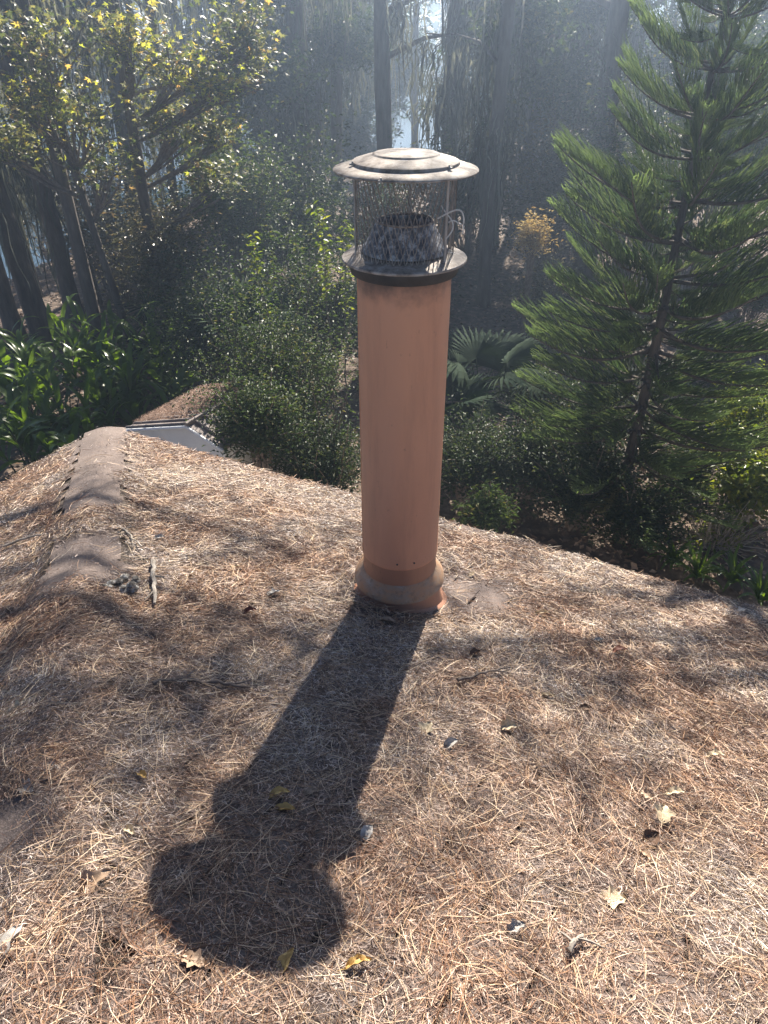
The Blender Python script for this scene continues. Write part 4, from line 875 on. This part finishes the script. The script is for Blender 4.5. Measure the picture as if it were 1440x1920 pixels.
T = [
    (56, 550, 13.5, 34, 17, 'thick dark trunk rising out of the strap leaved bed', 6, (-0.03, 0)),
    (20, 580, 12.8, 30, 16, 'dark trunk nearest the left edge', 2, (-0.02, 0)),
    (62, 515, 16.5, 17, 15, 'slim trunk just behind the thick dark one', 4, (0, 0)),
    (123, 523, 15, 27, 17, 'dark trunk right of the thick one, leaning slightly left', 6, (-0.04, 0)),
    (166, 533, 16, 21, 16, 'mid sized trunk above the brightest strap leaves', 4, (-0.03, 0)),
    (196, 515, 17, 13, 12, 'thin trunk leaning left among the left group', 3, (-0.06, 0)),
    (219, 515, 18, 9, 11, 'thinnest trunk of the left group', 2, (-0.03, 0)),
    (236, 260, 17, 26, 19, 'straight stout trunk running up to the top left of the photo', 9, (0, 0)),
    (307, 220, 20, 15, 16, 'slim trunk right of the stout straight one', 6, (0, 0)),
    (338, 130, 25, 17, 17, 'far slim trunk behind the yellow leaves', 8, (0, 0)),
    (424, 90, 30, 18, 17, 'far trunk right of the yellow leaves', 9, (0, 0)),
    (484, 150, 33, 20, 18, 'far trunk left of the pair of broad trunks', 10, (0, 0)),
    (520, 120, 27, 25, 18, 'left one of the two broad mossy trunks', 14, (0, 0)),
    (560, 140, 22, 38, 14, 'broadest mossy trunk left of the chimney cap', 14, (0, 0)),
    (593, 90, 31, 14, 17, 'thin far trunk right of the broadest one', 8, (0, 0)),
    (628, 150, 28, 20, 16, 'mossy trunk above left of the chimney cap', 12, (0, 0)),
    (662, 90, 40, 13, 18, 'far thin trunk above the chimney cap', 8, (0, 0)),
    (718, 180, 20, 29, 12.5, 'dark trunk directly above the chimney cap', 10, (0, 0)),
    (779, 130, 38, 13, 16, 'thin trunk inside the bright gap', 1, (0, 0)),
    (851, 140, 22, 31, 14, 'dark trunk just right of the bright gap', 12, (0, 0)),
    (912, 500, 16, 21, 10, 'trunk standing over the palmetto right of the pipe', 3, (0, 0)),
    (944, 130, 21, 33, 13, 'broad trunk two right of the bright gap', 12, (0, 0)),
    (1008, 110, 29, 20, 18, 'far mossy trunk left of the conifer', 12, (0, 0)),
    (1056, 150, 25, 24, 16, 'mossy trunk behind the dry golden bush', 10, (0, 0)),
    (1122, 300, 18, 38, 11, 'wide dark trunk close left of the conifer tips', 5, (0, 0)),
    (1190, 120, 27, 28, 17, 'far trunk between the wide one and the conifer top', 9, (0, 0)),
    (1330, 160, 24, 28, 18, 'far trunk behind the top of the conifer', 6, (0, 0)),
    (1412, 330, 17, 26, 17, 'trunk behind the conifer near the right edge', 4, (0, 0)),
]
def leafy_boughs(px, Y, j):
    rr = random.Random(900 + j); tr = bpy.data.objects[TREES[-1]]
    for k in range(4):
        a = rr.uniform(0, 2 * PI); q = np.array([1.3 * math.cos(a), 1.3 * math.sin(a), rr.uniform(2.6, 7.2)]); s_ = rr.uniform(0.9, 1.5)
        if k == 3: continue
        if abs(px + 110 * math.cos(a) * 20 / Y - 795) < 75: continue
        if shades_roof(np.array(tr.location) + q, s_): continue
        link('leafy_bough', crown_me[(j + k) % 4], tr, tuple(q), (0, 0, rr.uniform(0, 6)), (s_, s_, s_ * 1.5))
for j, (px, py, Y, wp, h, lb, mo, ln) in enumerate(T):
    tree(px, py, Y, wp, h, lb, 40 + j, int(mo * 1.8), ln, crown=px > 450 and Y >= 26)
    if px > 450: leafy_boughs(px, Y, j)
# yellowing star leaved trees, upper left
def gum(px, py, Y, wpx, hgt, lean, crowns, label, seed):
    o = tree(px, py, Y, wpx, hgt, label, seed, 0, lean, False, 'yellowing trees at upper left', 'sweetgum_tree', 0)
    rng = np.random.default_rng(seed); b0 = np.array(o.location); gl_ = Geo(); gs = Geo(); gy_ = Geo()
    for (cx, cy, cY, rx, rz, ntw, per, yellow) in crowns:
        c = at_y(cx, cy, cY) - b0; P = twiggy(ntw, (rx, rx * 0.7, rz), rng) 
        zt = min(max(c[2] - 0.9, 1.0), hgt - 0.3); root = np.array([lean[0] * zt, lean[1] * zt, zt])
        P = P + c; P[:, 0] = root; P[:, 1] = P[:, 1] * 0.5 + root * 0.5
        for line in P[::4]: tube(gs, line, np.linspace(0.022, 0.004, len(line)), 4, False)
        Q = leafy_points(P, per, rng, 0.5, 0.1); sel = rng.random(len(Q)) < yellow
        leaf_stars(gl_, Q[~sel], 0.13, rng)
        if sel.any(): leaf_stars(gy_, Q[sel], 0.145, rng)
    part('limb', gs, M['twig'], o); part('crown', gl_, M['leaf_star'], o)
    if gy_.n: part('yellow_leaves', gy_, M['leaf_yellow'], o)
gum(137, 290, 12.5, 14, 7.4, (-0.09, 0.0), [(70, 60, 12, 1.5, 0.9, 60, 12, .12), (130, 200, 12.2, 1.4, 0.8, 60, 12, .12), (60, 170, 11.8, 1.0, 0.7, 40, 12, .3), (190, 300, 12.6, 1.0, 0.6, 40, 12, .05), (20, 260, 12.4, 0.9, 0.6, 36, 14, .15)], 'slanting yellow leaved tree at upper left', 71)
gum(268, 330, 13, 20, 9, (-0.01, 0), [(235, 60, 12.4, 0.8, 0.7, 46, 12, .3), (330, 110, 12.6, 1.1, 0.6, 50, 12, .3), (390, 150, 12.6, 1.0, 0.45, 50, 12, .35), (320, 220, 13, 0.9, 0.6, 46, 15, .12), (390, 330, 13, 0.7, 0.5, 36, 14, .08), (450, 50, 13.4, 0.9, 0.7, 44, 15, .06), (480, 110, 13.6, 0.8, 0.7, 36, 13, .08), (400, 240, 13.0, 0.8, 0.45, 36, 14, .1)], 'taller tree with bright yellow leaf sprays left of centre', 72)
# tall pines whose high boughs throw the soft bands of shade across the roof
def shade_pine(x, y, hgt, r0, targets, label, seed):
    rng = np.random.default_rng(seed); gr = float(gz(x, y)); o = thing('pine_tree', (x, y, gr), label, 'tree', 'tall pines')
    g = Geo(); z = np.linspace(-0.2, hgt, 14); tube(g, np.stack([0 * z, 0 * z, z], 1), np.linspace(r0 * 1.2, r0 * 0.4, 14), 10); part('trunk', g, M['bark'], o, True)
    gb = Geo(); gn = Geo(); b0 = np.array([x, y, gr])
    for (px, py, dist, rad, n) in targets:
        c = on_roof(px, py) + S * dist - b0; q = np.array([0, 0, min(hgt - 0.2, c[2] - 0.8)])
        tube(gb, [q, (q + c) / 2 + [0, 0, 0.3], c], [0.06, 0.045, 0.02], 5)
        Q = c + rng.normal(0, 1, (n, 3)) * np.array(rad); D = unit(rng.normal(0, 1, (n, 3)) + [0, 0, 0.4])
        k = 2; P = np.stack([Q, Q + D * 0.3], 1); W = unit(np.cross(D, rng.normal(0, 1, (n, 3)))); ribbons(gn, P, np.full(n, 0.017), W, False)
    part('bough', gb, M['bark'], o); part('needle_clumps', gn, M['pine'], o)
shade_pine(-5.2, 12.6, 8.7, 0.11, [(60, 1250, 9.3, (.9, .35, .2), 270), (420, 1270, 9.3, (1.0, .3, .2), 270), (420, 1000, 9.5, (.8, .3, .2), 205), (560, 1040, 9.5, (.6, .25, .2), 141), (90, 960, 9.5, (.5, .3, .2), 153), (100, 1560, 9.0, (.6, .35, .2), 213), (20, 1460, 9.0, (.5, .3, .2), 168), (300, 1200, 9.2, (1.2, .3, .2), 229), (150, 1350, 9.2, (1.0, .3, .2), 192), (640, 1240, 9.2, (.5, .25, .2), 90), (250, 1130, 9.0, (.6, .3, .2), 129)], 'slim pine left of the chimney among the shrubs, its boughs above the photo', 81)
shade_pine(6.6, 11.5, 8.7, 0.11, [(940, 1020, 9.5, (.5, .25, .15), 76), (1060, 1110, 9.5, (.6, .25, .15), 76), (1180, 1190, 9.5, (.7, .25, .15), 76), (1000, 1250, 9.3, (.6, .25, .15), 65), (880, 1210, 9.3, (.5, .25, .15), 65), (1120, 1290, 9.3, (.6, .2, .15), 44), (1290, 1300, 9.3, (.5, .2, .15), 40)], 'slim pine beyond the conifer, its boughs above the photo', 82)

# pale dock by the water, far left
p = at_z(25, 372, -0.3); dk = thing('dock', (p[0], p[1], -0.3), 'pale plank dock by the water seen between the left trunks', 'dock')
for k in range(16):
    g = Geo(); box(g, (-2.4 + k * 0.3, 0.9 * (-2.4 + k * 0.3) * 0.35, 0.05), (0.28, 0.9, 0.04)); part('plank', g, M['siding'], dk)
g = Geo()
for a in (-2.3, 0, 2.1): tube(g, [(a, a * 0.31 - 0.4, -1.2), (a, a * 0.31 - 0.4, 0.45)], 0.06, 8)
part('post', g, M['pale_twig'], dk)

# ------------------------------------------------------------------ scattering volume added to lift the darks like lens glare
if VEIL_DENSITY:
    m = bpy.data.materials.new('veil_scatter'); m.use_nodes = True; t = m.node_tree; t.nodes.clear()
    out = t.nodes.new('ShaderNodeOutputMaterial'); pv = t.nodes.new('ShaderNodeVolumePrincipled')
    pv.inputs['Color'].default_value = (0.58, 0.75, 1.0, 1); pv.inputs['Density'].default_value = VEIL_DENSITY; pv.inputs['Anisotropy'].default_value = 0.78
    t.links.new(pv.outputs[0], out.inputs['Volume'])
    g = Geo(); box(g, (0, 64, 3.5), (204, 164, 13.4)); o = link('veil_haze', g.mesh('veil_haze', m)); o['kind'] = 'stuff'
